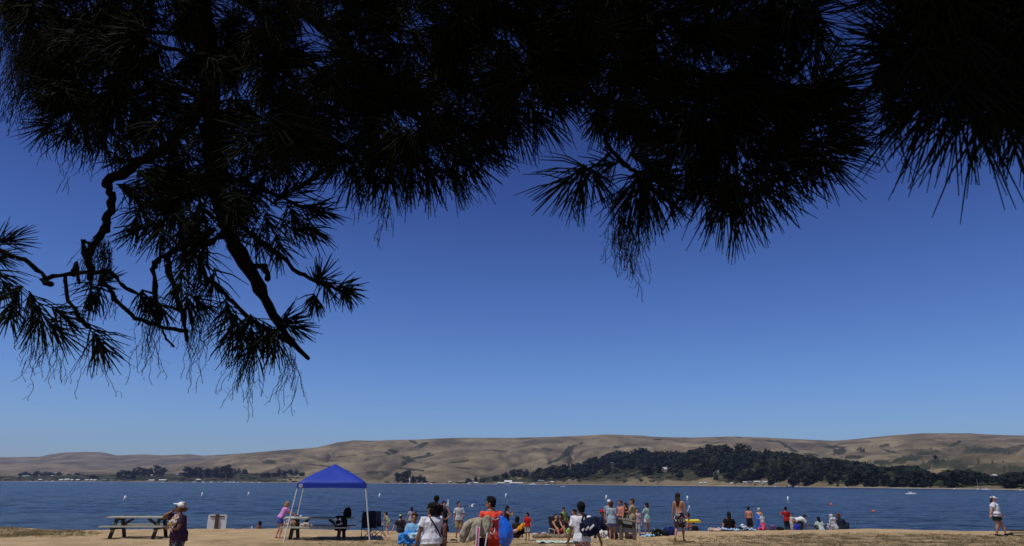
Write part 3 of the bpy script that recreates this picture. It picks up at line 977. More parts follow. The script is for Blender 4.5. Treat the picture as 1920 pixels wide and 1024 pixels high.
# --- group round the wooden sign
grey_b = person('dark-haired person in a pale blue-grey tee and blue shorts beside the wooden sign', 1147, 975, 28.6, top=939.5, rot=-12, sk=SK_TAN, hair=('bob', HAIR_BR), shirt=((.30, .37, .44), .8, .16, .03), pants=((.13, .14, .26), .72, .03), RH=(.14, .22, 1.0), LH=(-.14, .22, 1.02), head=(0, 0))
wcap = person('person in a white cap half hidden behind the pale blue-grey tee', 1142.5, 960, 30.4, top=936, rot=170, sk=SK_TAN, hair=('short', HAIR_BR), hat=('cap', (.55, .56, .6)), shirt=((.22, .26, .33), .8, .1, .02), pants=((.1, .1, .12), .9, .02))
shirtless = person('shirtless man in sunglasses turned left behind the wooden sign', 1164, 960, 30.4, top=937.5, rot=120, sk=SK_RED, fat=1.15, hair=('short', HAIR_BR), glasses=True, pants=((.05, .05, .07), .9, .03), RH=(.10, .22, 1.0), LH=(-.24, .12, .84), head=(-5, 0), twist=10)
dark_w = person('long-haired person in black just right of the shirtless man', 1173.5, 960, 31.4, top=942.5, rot=100, sk=SK_TAN, hair=('long', (.02, .012, .01)), shirt=((.02, .02, .022), .7, .05, .02), pants=((.03, .03, .04), 1.8, .02))
plaid = person('man in a tan checked shirt with folded arms behind the wooden sign', 1186, 960, 30.2, top=934.5, rot=70, sk=SK_TAN, hair=('short', HAIR_BR), fat=1.1, shirt=(PAT_PLAID, .8, .10, .03), pants=((.36, .33, .27), .95, .03), head=(12, -4), RH=(-.02, .26, 1.15), LH=(.05, .26, 1.12), RE=(.8, -.2, -.8), LE=(-.8, -.2, -.8), face=True)
pinkw = person('person in a pale pink top partly hidden behind the tan checked shirt', 1194.5, 965, 31.6, top=953, rot=180, sk=SK_PALE, hair=('long', HAIR_BR), shirt=((.50, .36, .38), .7, .04, .02), pants=((.4, .4, .42), 1.8, .02))
teal = person('person in a pale green tee and white shorts with hands at the chest', 1213.5, 965, 33.0, top=942.5, rot=35, sk=SK_TAN, hair=('bob', HAIR_B), shirt=((.30, .45, .42), .75, .04, .025), pants=((.60, .60, .56), .55, .035), RH=(.02, .26, 1.22), LH=(-.08, .24, 1.24), head=(40, 2), RE=(.7, -.3, -.9), LE=(-.7, -.3, -.9), RF=(.08, .0, .07), LF=(-.09, .12, .07))
redhat = person('person in a red hat and navy jacket sitting in a low chair', 1131.5, 975, 30.6, H=1.62, rot=-140, sk=SK_TAN, hair=('short', HAIR_B), hat=('sun', (.42, .02, .035)), shirt=((.02, .028, .055), 1.9, .05, .03), pants=((.02, .02, .03), 1.9, .02),
                pel=(0, 0, .42), RF=(.12, .45, .07), LF=(-.12, .45, .07), RK=(0, .2, 1), LK=(0, .2, 1), RH=(.2, .34, .62), LH=(-.2, .34, .62), lean=(0, -6), shoes=(.03, .03, .03))
boyface = person('boy with dark hair glimpsed behind the left shoulder of the sport-bag boy', 1077, 965, 25.5, top=954.5, rot=105, sk=SK_TAN, hs=1.1, hair=('short', HAIR_B), shirt=((.5, .5, .52), .7, .05, .02), pants=((.25, .2, .12), .95, .03), face=True)
green = person('person in a green jacket and dark cap standing by a beach chair', 1057.5, 970, 32.0, top=950, rot=-150, sk=SK_TAN, hair=('short', HAIR_B), hat=('cap', (.04, .04, .035)), shirt=((.20, .26, .10), 1.6, .12, .03), pants=((.06, .07, .06), 1.8, .03), head=(-10, -10), RH=(.2, .2, .88), LH=(-.2, .15, .85))
chairlady = person('long-haired woman in a black top slumped in a low beach chair', 1045.5, 985, 31.0, H=1.6, rot=-160, sk=SK_TAN, hair=('long', HAIR_B), shirt=((.02, .018, .02), 0, 0, .01), pants=((.3, .04, .05), .6, .02), pel=(0, 0, .24), RF=(.14, .55, .06), LF=(-.14, .52, .06),
                   RK=(.2, .2, 1), LK=(-.2, .2, 1), RH=(.16, .38, .36), LH=(-.16, .38, .36), lean=(0, -16), head=(0, -12))
chairpal = person('woman with dark hair sharing the chair group left of the lime towel', 1053, 985, 31.6, H=1.6, rot=150, sk=SK_TAN, hair=('long', HAIR_B), shirt=((.045, .02, .025), .6, 0, .02), pants=((.03, .03, .035), 1.5, .02), pel=(0, 0, .24), RF=(.14, .5, .06), LF=(-.14, .52, .06),
                  RK=(.2, .2, 1), LK=(-.2, .2, 1), RH=(.16, .38, .36), LH=(-.16, .38, .36), lean=(0, 6))
drink = person('woman with dark hair lifting a bottle to her mouth beyond the blue sack', 950, 965, 28.2, top=948, rot=-75, sk=SK_TAN, hair=('long', (.02, .012, .01)), head=(-4, 14), shirt=((.03, .018, .025), 0, .04, .02), pants=((.05, .03, .05), 1.6, .03), RH=(.04, .30, 1.40), RE=(.8, .2, -1), LH=(-.05, .28, 1.40), LE=(-.8, .2, -1))
seatblk = person('seated person with black hair and dark tee beside the yellow raft', 968.5, 985, 30.2, H=1.62, rot=-15, sk=SK_BROWN, hair=('bob', HAIR_B), shirt=((.02, .018, .022), .7, .02, .03), pants=((.05, .03, .03), .9, .03), **SIT)
backw = person('person with black hair and a grey top wading behind the girl in light blue', 771.5, 965, 33.4, top=950.5, rot=35, sk=SK_TAN, hair=('long', HAIR_B), shirt=((.28, .30, .33), .6, .12, .05), pants=((.3, .3, .32), .7, .03), LH=(-.36, .1, .78), lean=(4, 10))
greencap = person('person in a pale green cap and black tee sitting on the sand edge', 751.5, 985, 33.0, H=1.6, rot=-6, sk=SK_PALE, hair=('short', HAIR_B), hat=('bcap', (.34, .48, .33)), shirt=((.03, .03, .035), .7, .02, .03), pants=((.05, .05, .06), .9, .03), pel=(0, 0, .11), RF=(.14, .50, .05), LF=(-.14, .52, .05),
                  RK=(.2, .2, 1), LK=(-.2, .2, 1), lean=(0, -6), RH=(.25, .1, .1), LH=(-.42, -.12, .03), LE=(-.8, -.5, 0))
toddler = person('toddler in a patterned swimsuit bending over at the water edge', 727.5, 975, 32.0, H=1.02, rot=66, sk=SK_PALE, hs=1.35, hair=('short', HAIR_BR), head=(0, -18), lean=(0, 32), pel=(0, -.08, .86), shirt=(PAT_SWIM, 0, 0, .01), pants=(PAT_SWIM, .2, .015), RH=(.16, .48, .72), LH=(-.12, .44, .74), RF=(.11, .0, .07), LF=(-.1, -.12, .07), RK=(0, 1, 0))
# --- water's edge, beyond the sand crest
floaty = person('small bare-backed child wading with a yellow float', 1293, 970, 37.6, top=961.5, rot=70, sk=SK_RED, hs=1.2, hair=('short', HAIR_B), pants=((.05, .05, .08), .8, .03), RH=(.16, .3, .95), LH=(-.16, .3, .95), lean=(0, 10), z=-1.0)
seat_dark = person('dark-shirted person seated right of the yellow float', 1301, 985, 38.0, H=1.4, rot=-4, sk=SK_BROWN, hair=('short', HAIR_B), shirt=((.015, .017, .022), .75, .02, .03), pants=((.03, .03, .04), .9, .03), **SIT)
longhair = person('woman with very long dark hair and black dress sitting on a towel', 1367, 985, 36.2, H=1.9, rot=-10, sk=SK_TAN, hair=('longer', (.022, .014, .01)), shirt=((.014, .014, .016), .6, .05, .03), pants=((.014, .014, .016), .8, .03), pel=(0, 0, .12), RF=(.16, .48, .05), LF=(-.16, .5, .05),
                  RK=(.3, .2, 1), LK=(-.3, .2, 1), lean=(2, -2), RH=(.26, .26, .22), LH=(-.36, -.1, .05), LE=(-.8, -.5, 0))
blkshorts = person('bare-chested man in a dark cap and long black shorts near the white bag', 1404.5, 970, 37.0, top=949.5, rot=-28, sk=SK_RED, fat=1.1, hair=('short', HAIR_B), hat=('cap', (.03, .03, .035)), pants=((.018, .02, .028), 1.05, .05), RH=(.30, .08, .82), LH=(-.26, .12, .84), LF=(-.1, .05, .07))
towelw = person('person in a white sun hat wrapped in a bright blue towel', 1424, 970, 37.4, top=952, rot=150, sk=(.46, .27, .17), hair=('short', HAIR_BL), hat=('beanie', (.50, .49, .47)), shirt=(None, 0, 0, 0) if False else None, pants=((.05, .08, .2), .8, .03), RH=(.1, .24, 1.05), LH=(-.05, .26, 1.05), head=(-10, -10))
pinkc = person('toddler in a white top and pink skirt standing before the blue towel', 1430, 980, 35.6, H=.86, rot=190, sk=SK_PALE, hs=1.35, hair=('short', (.2, .12, .06)), shirt=((.45, .55, .6), .8, .02, .02), skirt=((.62, .06, .13), -.38, .10), pants=((.5, .1, .15), .6, .02))
redtee = person('man in a red tee and dark jeans with a black backwards cap', 1474.5, 970, 37.2, top=950, rot=-16, sk=SK_TAN, hair=('short', HAIR_B), hat=('bcap', (.02, .02, .025)), shirt=((.33, .018, .02), .75, .06, .03), pants=((.025, .035, .04), 1.95, .03), RH=(.28, .14, .86), LH=(-.32, -.02, 1.0), LE=(-.8, -.6, 0))
childr = person('child in a pale hooded top standing right of the man in the red tee', 1484.5, 975, 36.6, top=963, rot=110, sk=SK_TAN, hs=1.15, hair=('short', HAIR_BR), shirt=((.42, .47, .45), 1.8, .1, .03), pants=((.4, .38, .33), 1.9, .03), head=(10, -15))
bender = person('person in a white tee bent double reaching to the sand', 1494, 985, 36.2, H=1.58, rot=-78, sk=SK_TAN, hair=('short', (.025, .018, .03)), head=(0, -20), lean=(0, 80), pel=(0, -.10, .60), shirt=((.62, .64, .66), .7, 0, .03), pants=((.02, .02, .022), 1.9, .03),
                RH=(.18, .70, .18), LH=(-.18, .62, .18), RF=(.14, .14, .07), LF=(-.14, -.16, .07), RK=(0, 1, .2), LK=(0, 1, .2), RE=(.3, -.5, .4), LE=(-.3, -.5, .4))
blackpony = person('crouching person in a grey tee with a long black ponytail', 1539, 985, 36.8, H=1.5, rot=4, sk=SK_PALE, hair=('longer', HAIR_B), head=(0, -12), shirt=((.36, .43, .42), .6, .02, .03), pants=((.05, .05, .06), .9, .02), pel=(0, -.02, .16), lean=(0, 26),
                   RF=(.2, .1, .05), LF=(-.2, .1, .05), RK=(.8, .8, .3), LK=(-.8, .8, .3), RH=(.24, .10, .06), LH=(-.24, .10, .06), RE=(.8, -.5, 0), LE=(-.8, -.5, 0))
hoodie = person('child in a pale grey hooded jacket crouching by the dark jacket', 1566, 985, 36.8, H=1.5, rot=20, sk=SK_PALE, hs=1.1, hair=('short', (.45, .45, .46)), hat=('beanie', (.42, .43, .46)), shirt=((.36, .37, .40), 1.8, .05, .04), pants=((.33, .34, .37), 1.9, .03), pel=(0, 0, .26), lean=(0, 22),
                RF=(.12, .1, .05), LF=(-.12, .1, .05), RK=(.3, 1, .2), LK=(-.3, 1, .2), RH=(.16, .4, .45), LH=(-.16, .4, .45))
darkj = person('two-tone haired person in a loose dark navy jacket sitting at the crest', 1577, 985, 36.8, H=1.75, rot=-10, sk=SK_TAN, fat=1.2, hair=('bob', (.10, .05, .03)), head=(0, -8), shirt=((.014, .018, .032), 1.8, .05, .06), pants=((.02, .022, .03), 1.9, .05), pel=(0, 0, .13), lean=(-4, 14),
               RF=(.34, .40, .05), LF=(-.10, .5, .05), RK=(.6, .2, 1), LK=(-.2, .2, 1), RH=(.24, .4, .32), LH=(-.16, .42, .34))
lying = person('dark-haired bather lying low at the water edge left of the canopy', 480, 990, 36.8, H=1.6, rot=60, sk=SK_BROWN, hair=('short', HAIR_B), pants=((.05, .05, .06), .6, .02), pel=(0, 0, .12), lean=(0, -25), RF=(.1, .8, .05), LF=(-.1, .78, .05), RK=(0, .2, 1), LK=(0, .2, 1), RH=(.2, -.3, .05), LH=(-.2, -.3, .05), RE=(.4, -1, 0), LE=(-.4, -1, 0), z=-.62)
# ------------------------------------------------------------------ props on the beach
M_WOOD = mat('weathered_wood', (.38, .365, .285), .9, .35, 6, .4, .15, stretch=(1, 6, 6))
M_WOODD = mat('dark_wood', (.06, .052, .042), .85, .4, 8, .3, .2, stretch=(1, 6, 6))  # darker wood tone for legs, crosspieces, braces and the plank bench
M_STEEL = mat('white_painted_steel', (.66, .66, .65), .4, .05, 5, 0, .5)
M_DARKFR = mat('dark_steel_tube', (.03, .03, .035), .4, .1, 5, 0, .5)


def gp(px, Y, py=990):
    x = ray(px, py).x * Y
    return V((x, Y, ground(x, Y)))


def picnic_table(px, Y, rot, label, L=2.35):
    g = gp(px, Y)
    r = empty('picnic_table', g, R(rot), label, 'picnic table', 'weathered wooden picnic tables on the beach')
    bm = bmesh.new()
    pr = random.Random(int(px))
    for i in range(5):
        box(bm, (pr.uniform(-.012, .012), (i - 2) * .150, .755 + pr.uniform(-.003, .003)), (L, .138, .045))
    obj('tabletop', bm, M_WOOD, r)
    for s in (-1, 1):
        bm = bmesh.new()
        for i in range(2):
            box(bm, (pr.uniform(-.012, .012), s * (.62 + .145 * i) , .445), (L, .136, .045))
        obj('bench', bm, M_WOOD, r)
    for s in (-1, 1):
        x = s * (L / 2 - .38)
        fr_ = empty('trestle', (0, 0, 0))
        fr_.parent = r
        for t in (-1, 1):
            bm = bmesh.new()
            beam(bm, (x + t * .003, t * .22, .71), (x + t * .003, t * .60, 0.0), .05, .13, V((1, 0, 0)))
            obj('leg', bm, M_WOODD, fr_)
        bm = bmesh.new()
        box(bm, (x + .052, 0, .70), (.045, .70, .10))
        box(bm, (x + .052, 0, .385), (.045, 1.50, .12))
        obj('crosspiece', bm, M_WOODD, fr_)
        bm = bmesh.new()
        beam(bm, (x - s * .06, 0, .40), (x - s * .52, 0, .71), .09, .045, V((0, 1, 0)))
        obj('brace', bm, M_WOODD, r)
    return r, g


picnic_table(262, 28.3, 4, 'weathered picnic table standing alone left of the white-capped woman')
tb, tg = picnic_table(597, 28.15, 3, 'weathered picnic table partly shaded under the blue canopy', 2.55)

# --- blue canopy
tc0 = at(620, 1000, 28.2)
TZ = ground(tc0.x, 28.2)
tent = empty('canopy_tent', (tc0.x, 28.1, TZ), R(11), 'blue pop-up canopy on slanting white legs over the picnic table', 'canopy tent')
fr_y = -1.5
E, F_, ZE, ZP = 1.26, 1.52, 2.06, 2.80
bm = bmesh.new()
N_ = 16
grid = {}
for i in range(N_ + 1):
    for j in range(N_ + 1):
        x, y = -E + 2 * E * i / N_, -E + 2 * E * j / N_
        m_ = max(abs(x), abs(y)) / E
        edge = min(abs(x), abs(y)) / E
        z = ZE + (ZP - ZE) * (1 - m_) ** .84 - .05 * (1 - m_) * m_ * 4 * (1 - min(1, edge / max(m_, .01))) * .8
        z += .014 * fb(x * 2.2, y * 2.2, 1) * m_
        grid[i, j] = bm.verts.new((x, y, z))
for i in range(N_):
    for j in range(N_):
        bm.faces.new((grid[i, j], grid[i + 1, j], grid[i + 1, j + 1], grid[i, j + 1]))
M_BLUE = mat('blue_canopy_fabric', (.010, .036, .32), .6, .07, 3, .15, .3)
cn = obj('canopy', bm, M_BLUE, tent, True)
md = cn.modifiers.new('t', 'SOLIDIFY'); md.thickness = .004
bm = bmesh.new()
per = []
for k in range(4):
    for i in range(12):
        t = -1 + 2 * i / 12
        per.append([(t, -1), (1, t), (-t, 1), (-1, -t)][k])
ra = [[], []]
for (u, v_) in per:
    sag = .02 * math.cos((u if abs(v_) == 1 else v_) * math.pi * .5)
    for q, zz in ((0, ZE), (1, ZE - .17 + sag * 1.2)):
        ra[q].append(bm.verts.new((u * (E + .008), v_ * (E + .008), zz + (0 if q else .0))))
n_ = len(per)
for i in range(n_):
    bm.faces.new((ra[1][i], ra[1][(i + 1) % n_], ra[0][(i + 1) % n_], ra[0][i]))
vl = obj('valance', bm, M_BLUE, tent, False)
md = vl.modifiers.new('t', 'SOLIDIFY'); md.thickness = .004
bm = bmesh.new()
box(bm, (-E + .13, -E - .014, ZE - .075), (.135, .004, .12))
lab = obj('label', bm, mat('white_label', (.6, .6, .58), .6, .05), vl)
bm = bmesh.new()
for i_, (lx, lz, lw_, lh) in enumerate(((-.035, 0, .014, .05), (-.022, .02, .02, .010), (-.022, 0, .02, .010), (-.022, -.02, .02, .010), (.006, 0, .014, .008), (.03, .022, .03, .009), (.03, -.022, .03, .009))):
    box(bm, (-E + .13 + lx, -E - .0185, ZE - .07 + lz), (lw_, .003, lh))
beam(bm, (-E + .145, -E - .0185, ZE - .09), (-E + .173, -E - .0185, ZE - .05), .003, .009, V((1, 0, 0)))
obj('lettering', bm, mat('grey_print', (.12, .13, .16), .7), lab)
for sx_ in (-1, 1):
    for sy in (-1, 1):
        bm = bmesh.new()
        a_, b_ = V((sx_ * F_, sy * F_, 0)), V((sx_ * (E - .03), sy * (E - .03), ZE - .03))
        beam(bm, a_ + V((0, 0, .01)), a_.lerp(b_, .52), .034, .034)
        beam(bm, a_.lerp(b_, .45), b_, .026, .026)
        lg = obj('leg', bm, M_STEEL, tent)
        bm = bmesh.new(); box(bm, a_ + V((0, 0, .008)), (.09, .09, .012)); obj('foot_plate', bm, M_STEEL, lg)
bm = bmesh.new()
for a_ in (0, 1, 2, 3):
    c_, s_ = [(1, 0), (0, 1), (-1, 0), (0, -1)][a_]
    q = [V((E * .95 * c_ - t * E * .95 * s_, E * .95 * s_ + t * E * .95 * c_, 0)) for t in (-1, 0, 1)]
    for u_, v_ in ((0, 1), (1, 2)):
        beam(bm, q[u_] + V((0, 0, ZE - .05)), q[v_] + V((0, 0, ZE - .13)), .02, .012)
        beam(bm, q[u_] + V((0, 0, ZE - .13)), q[v_] + V((0, 0, ZE - .05)), .02, .012)
obj('scissor_frame', bm, M_STEEL, tent)


# --- camp chairs
def camp_chair(px, Y, rot, label, col):
    g = gp(px, Y)
    r = empty('camp_chair', g, R(rot), label, 'camp chair', 'dark folding camp chairs by the canopy')
    fm = cloth(col)
    bm = bmesh.new(); box(bm, (0, 0, .42), (.50, .46, .012)); o = obj('seat', bm, fm, r)
    bm = bmesh.new()
    for i in range(6):
        z = .45 + i * .095
        box(bm, (0, -.23 - .018 * i - .012 * math.sin(i), z + .046), (.54 - .01 * abs(i - 2), .014, .096))
    obj('backrest', bm, fm, r)
    for sx_ in (-1, 1):
        bm = bmesh.new(); loft(bm, [(sx_ * .27, -.22, .40), (sx_ * .28, -.34, 1.04)], [.012, .012], None, 6); obj('post', bm, M_DARKFR, r)
        bm = bmesh.new(); box(bm, (sx_ * .30, -.02, .64), (.07, .48, .014)); obj('armrest', bm, fm, r)
        for a_, b_ in (((sx_ * .28, .24, 0), (sx_ * .28, -.24, .44)), ((sx_ * .28, -.28, 0), (sx_ * .28, .24, .62)), ((sx_ * .27, .24, .02), (-sx_ * .27, .24, .42)), ((sx_ * .27, -.26, .02), (-sx_ * .27, -.26, .42))):
            bm = bmesh.new(); loft(bm, [a_, b_], [.011, .011], None, 6); obj('leg', bm, M_DARKFR, r)
    return r


camp_chair(692, 28.6, 8, 'dark camp chair nearer the canopy leg with its back to the camera', (.016, .020, .034))
c2 = camp_chair(708, 29.3, -18, 'navy camp chair with a broad armrest, second chair right of the canopy leg', (.015, .025, .06))

# --- soft things
def lump(name, label, cat, px, Y, w, h, col, seed=1, d=None, dz=0.0, wob=.05, parts=3, strap=None, group=None, m=None, rot=0):
    g = gp(px, Y)
    r = empty(name, g + V((0, 0, dz)), R(rot), label, cat, group)
    pr = random.Random(seed)
    bm = bmesh.new()
    d = d or w * .7
    ell(bm, (0, 0, h * .42), (w * .48, d * .48, h * .46))
    for i in range(parts):
        ell(bm, (pr.uniform(-.28, .28) * w, pr.uniform(-.2, .2) * d, pr.uniform(.25, .55) * h), (w * pr.uniform(.18, .3), d * .3, h * pr.uniform(.25, .42)))
    box(bm, (0, 0, h * .12), (w * .8, d * .7, h * .24))
    blob('fabric' if name not in ('backpack', 'duffel_bag') else 'bag_body', bm, max(.012, w * .03), m or cloth(col), r, 2, wob=wob * w, wsc=3.2 / w, seed=seed)
    if strap:
        bm = bmesh.new()
        pts = [V((-w * .28, -d * .35, h * .5)), V((-w * .15, -d * .42, h * 1.02)), V((w * .15, -d * .42, h * 1.02)), V((w * .28, -d * .35, h * .5))]
        loft(bm, pts, [(.022, .006)] * 4, (0, 1, 0), 6)
        obj('strap', bm, cloth(strap), r, True)
    return r


def towel(label, px, Y, w, d, m, seed=1, rot=0, dz=.0, hgt=.05):
    g = gp(px, Y)
    bm = bmesh.new()
    nx_, ny_ = 26, 14
    gd = {}
    for i in range(nx_ + 1):
        for j in range(ny_ + 1):
            x, y = (i / nx_ - .5) * w, (j / ny_ - .5) * d
            x += .06 * fb(x * 3, y * 3, seed); y += .08 * fb(x * 3, y * 3, seed + 5)
            z = .025 + hgt * abs(fb(x * 3.2, y * 5, seed + 9)) * 2
            gd[i, j] = bm.verts.new((x, y, z))
    for i in range(nx_):
        for j in range(ny_):
            bm.faces.new((gd[i, j], gd[i + 1, j], gd[i + 1, j + 1], gd[i, j + 1]))
    o = obj('towel', bm, m, None, True)
    o.location = g + V((0, 0, dz)); o.rotation_euler = (0, 0, R(rot))
    md = o.modifiers.new('t', 'SOLIDIFY'); md.thickness = .012
    tag(o, label, 'towel')
    return o


TT = .78 + TZ  # table top height
def onto(o, px, Y, z):
    x = ray(px, 970).x * Y
    o.location = (x, Y, z)
    return o


onto(lump('duffel_bag', 'black bag with a white ring-eared emblem hung over the table edge', 'bag', 638, 27.72, .52, .62, (.010, .010, .012), 4, d=.22, wob=.03, strap=(.02, .02, .02)), 640, 27.62, TZ + .36)
bg_ = bpy.data.objects['duffel_bag']
bm = bmesh.new()
ring = [V((.11 * math.cos(a), 0, .10 * math.sin(a))) for a in np.linspace(0, 6.0, 14)]
loft(bm, [V((-.08, -.125, .30)) + p for p in ring], [(.02, .008)] * 14, (0, 1, 0), 6)
for qx in (-.18, -.02): ell(bm, (qx, -.125, .42), (.045, .012, .045))
for qx in (-.06, .06, .02): ell(bm, (qx, -.127, .24 + qx * .3), (.028, .012, .03))
blob('emblem', bm, .008, mat('white_print', (.66, .66, .64), .7, .05), bg_, 1)
onto(lump('backpack', 'black backpack standing on the shaded table end', 'backpack', 652, 28.1, .34, .46, (.012, .011, .013), 6, strap=(.02, .02, .02), wob=.05), 651, 28.15, TT)
onto(lump('jacket', 'dark maroon jacket heaped on the table beside the black backpack', 'jacket', 637, 28.2, .34, .12, (.10, .012, .03), 7, wob=.08), 637, 28.1, TT)
onto(lump('tote_bag', 'pale patterned tote bag on the left end of the shaded table bench', 'bag', 540, 28.0, .34, .30, None, 8, m=pattern('tote_print', [(0, (.5, .45, .4)), (.46, (.32, .12, .08)), (.53, (.5, .5, .5)), (.6, (.3, .28, .25))], 8), strap=(.3, .2, .15)), 541, 27.55, TZ + .46)
onto(lump('grocery_bag', 'brown paper bag behind the pale tote on the table bench', 'bag', 549, 28.0, .26, .30, (.28, .15, .10), 9, wob=.04), 551, 27.62, TZ + .46)
onto(lump('sweatshirt', 'cream sweatshirt crumpled on the bench middle of the shaded table', 'clothing', 572, 28.0, .40, .22, None, 10, m=pattern('cream_print', [(0, (.45, .4, .33)), (.5, (.25, .2, .17)), (.57, (.5, .2, .18))], 9), wob=.09), 573, 27.6, TZ + .46)
onto(lump('open_book', 'white sheets of paper spread at the left end of the shaded table', 'paper', 541, 28.0, .42, .05, (.6, .6, .6), 11, wob=.03), 545, 28.1, TT)
# cup on table
bm = bmesh.new(); loft(bm, [(0, 0, 0), (0, 0, .10)], [.034, .042], None, 12, rnd_end=False)
o = obj('paper_cup', bm, mat('cup_white', (.6, .62, .62), .5, .05), None, True); tag(o, 'small pale cup standing on the shaded table', 'cup'); onto(o, 564, 28.1, TT)

lump('mesh_bag', 'beige net bag with loops lying beneath the camp chairs', 'bag', 706, 28.0, .62, .14, None, 12, m=pattern('net_print', [(0, (.4, .36, .28)), (.5, (.06, .05, .05)), (.56, (.45, .42, .36))], 16), wob=.10)
lump('towel_bundle', 'bright blue towel bundle held in the arms of the light blue tee girl', 'towel', 765, 17.0, .50, .30, (.045, .22, .60), 13, d=.26, wob=.16, parts=5)
bpy.data.objects['towel_bundle'].location = tuple(at(767, 1010, 17.02) - V((0, 0, .10)))
lump('blanket_roll', 'pale turquoise and grey cloth draped over the blue towel bundle', 'blanket', 785, 17.0, .42, .16, None, 14, d=.22, wob=.12, m=pattern('turquoise_print', [(0, (.35, .55, .62)), (.5, (.2, .2, .26)), (.55, (.42, .55, .6))], 7))
bpy.data.objects['blanket_roll'].location = tuple(at(783, 1006, 16.75) - V((0, 0, .04)))
# brown folded umbrella standing at the right side of strap wearer
g = at(833, 1010, 15.7)
bm = bmesh.new(); loft(bm, [(0, 0, -.45), (0, 0, -.1), (.005, 0, .25), (.01, 0, .32)], [.05, .058, .045, .015], None, 10)
o = blob('folded_umbrella', bm, .01, mat('brown_canvas', (.16, .06, .04), .8, .2, 20, .3), None, 1, wob=.01, wsc=18); tag(o, 'reddish brown rolled canvas held upright beside the strap wearer', 'umbrella'); o.location = g

# strap of the white tee person: a crossbody bag
def strap_on(P_, pts, w_, col, name='strap', rootname=None, label=None, cat=None):
    bm = bmesh.new()
    loft(bm, pts, [(w_, .006)] * len(pts), None, 6)
    return bm


f = white_w
s = f['s']; side, fwd, Pf = f['side'], f['fwd'], f['P']
r = empty('shoulder_bag', f['w'](V((0, 0, 0))), f['root'].rotation_euler.z, 'thin black strap and small pouch worn across the white tee back', 'bag')
bm = bmesh.new()
pts = []
for t in np.linspace(0, 1, 9):
    q = Pf(.50 - .50 * t) + side * ((-.115 + .30 * t) * s) - fwd * ((.125 + .05 * math.sin(t * 3.1)) * s * 1.08)
    pts.append(q)
pts[-1] = pts[-1] + fwd * .10 + side * .03
loft(bm, pts, [(.016, .006)] * 9, side, 6)
obj('strap', bm, cloth((.012, .012, .014)), r, True)
bm = bmesh.new(); ell(bm, Pf(-.04) + side * .23 * s + fwd * .02, (.07, .10, .08)); box(bm, Pf(-.04) + side * .23 * s + fwd * .02, (.09, .16, .13))
blob('pouch', bm, .012, cloth((.012, .012, .014)), r, 2)

# purple woman: yellow cup and scarf
f = purple
h_ = f['hdL']
bm = bmesh.new(); loft(bm, [(0, 0, -.07), (0, 0, -.05), (0, 0, .05), (0, 0, .07)], [.045, .062, .075, .076], None, 16, rnd_end=False)
o = obj('yellow_cup', bm, mat('yellow_plastic', (.75, .42, .015), .35, .08, 8, 0, .5), None, True)
tag(o, 'yellow cup tucked in the arm of the purple top woman', 'cup'); o.location = f['w'](h_ + V((-.02, .02, .08))) + V((.13, -.05, .04)); o.rotation_euler = (R(60), R(20), R(100))
r = empty('scarf', f['w'](V((0, 0, 0))), f['root'].rotation_euler.z, 'patterned cream and rust scarf over the chest of the purple top woman', 'scarf')
bm = bmesh.new(); s = f['s']; Pf, side, fwd = f['P'], f['side'], f['fwd']
loft(bm, [Pf(.47) - side * .10 * s + fwd * .06 * s, Pf(.44) - side * .12 * s + fwd * .145 * s, Pf(.34) - side * .08 * s + fwd * .19 * s, Pf(.24) - side * .02 * s + fwd * .20 * s, Pf(.17) - side * .05 * s + fwd * .19 * s], [(.07, .03), (.09, .035), (.11, .04), (.09, .04), (.04, .02)], side, 10)
blob('cloth_folds', bm, .011, PAT_SCARF, r, 2, wob=.05, wsc=14)

# orange man: drawing on the tee, blue sack, blanket, folded chair
f = orange
s = f['s']; Pf, side, fwd = f['P'], f['side'], f['fwd']
wp = mat('white_print', (.66, .66, .64), .7, .05)
shirt_o = [c for c in f['root'].children if c.name.startswith('shirt')][0]


def on_back(u_, t_):
    # lay a point on the shirt surface by a ray toward the back
    o_ = Pf(t_) + side * u_ * s - fwd * 1.0
    hit, loc, nn, _ = shirt_o.ray_cast(o_, fwd)
    return (loc + nn * .004) if hit else (Pf(t_) + side * u_ * s - fwd * .16)


def stroke(pts, w_, bm):
    pp = [on_back(*p) for p in pts]
    loft(bm, pp, [(w_, .003)] * len(pp), side, 6)


bpy.context.view_layer.update()
bm = bmesh.new()
stroke([(-.16, .375), (-.13, .368), (-.10, .352), (-.06, .342), (-.02, .34), (0, .36)], .007, bm)
stroke([(.17, .37), (.14, .375), (.10, .352), (.05, .338), (.02, .345), (0, .38), (.015, .395), (.04, .38), (.02, .355)], .007, bm)
stroke([(0, .36), (-.02, .335), (-.01, .31)], .009, bm)
stroke([(-.06, .20), (-.03, .25), (-.01, .29), (.0, .22)], .016, bm)
stroke([(-.065, .16), (-.055, .10), (-.03, .06), (.02, .05)], .013, bm)
stroke([(.05, .18), (.055, .12), (.04, .08)], .013, bm)
stroke([(-.03, .02), (-.035, -.04)], .010, bm)
obj('white_drawing', bm, wp, shirt_o)
bm = bmesh.new()
stroke([(.02, .25), (.03, .19), (.02, .13)], .014, bm)
stroke([(-.035, .15), (-.01, .11), (.015, .09)], .013, bm)
obj('black_drawing', bm, mat('black_print', (.012, .012, .012), .7), shirt_o)

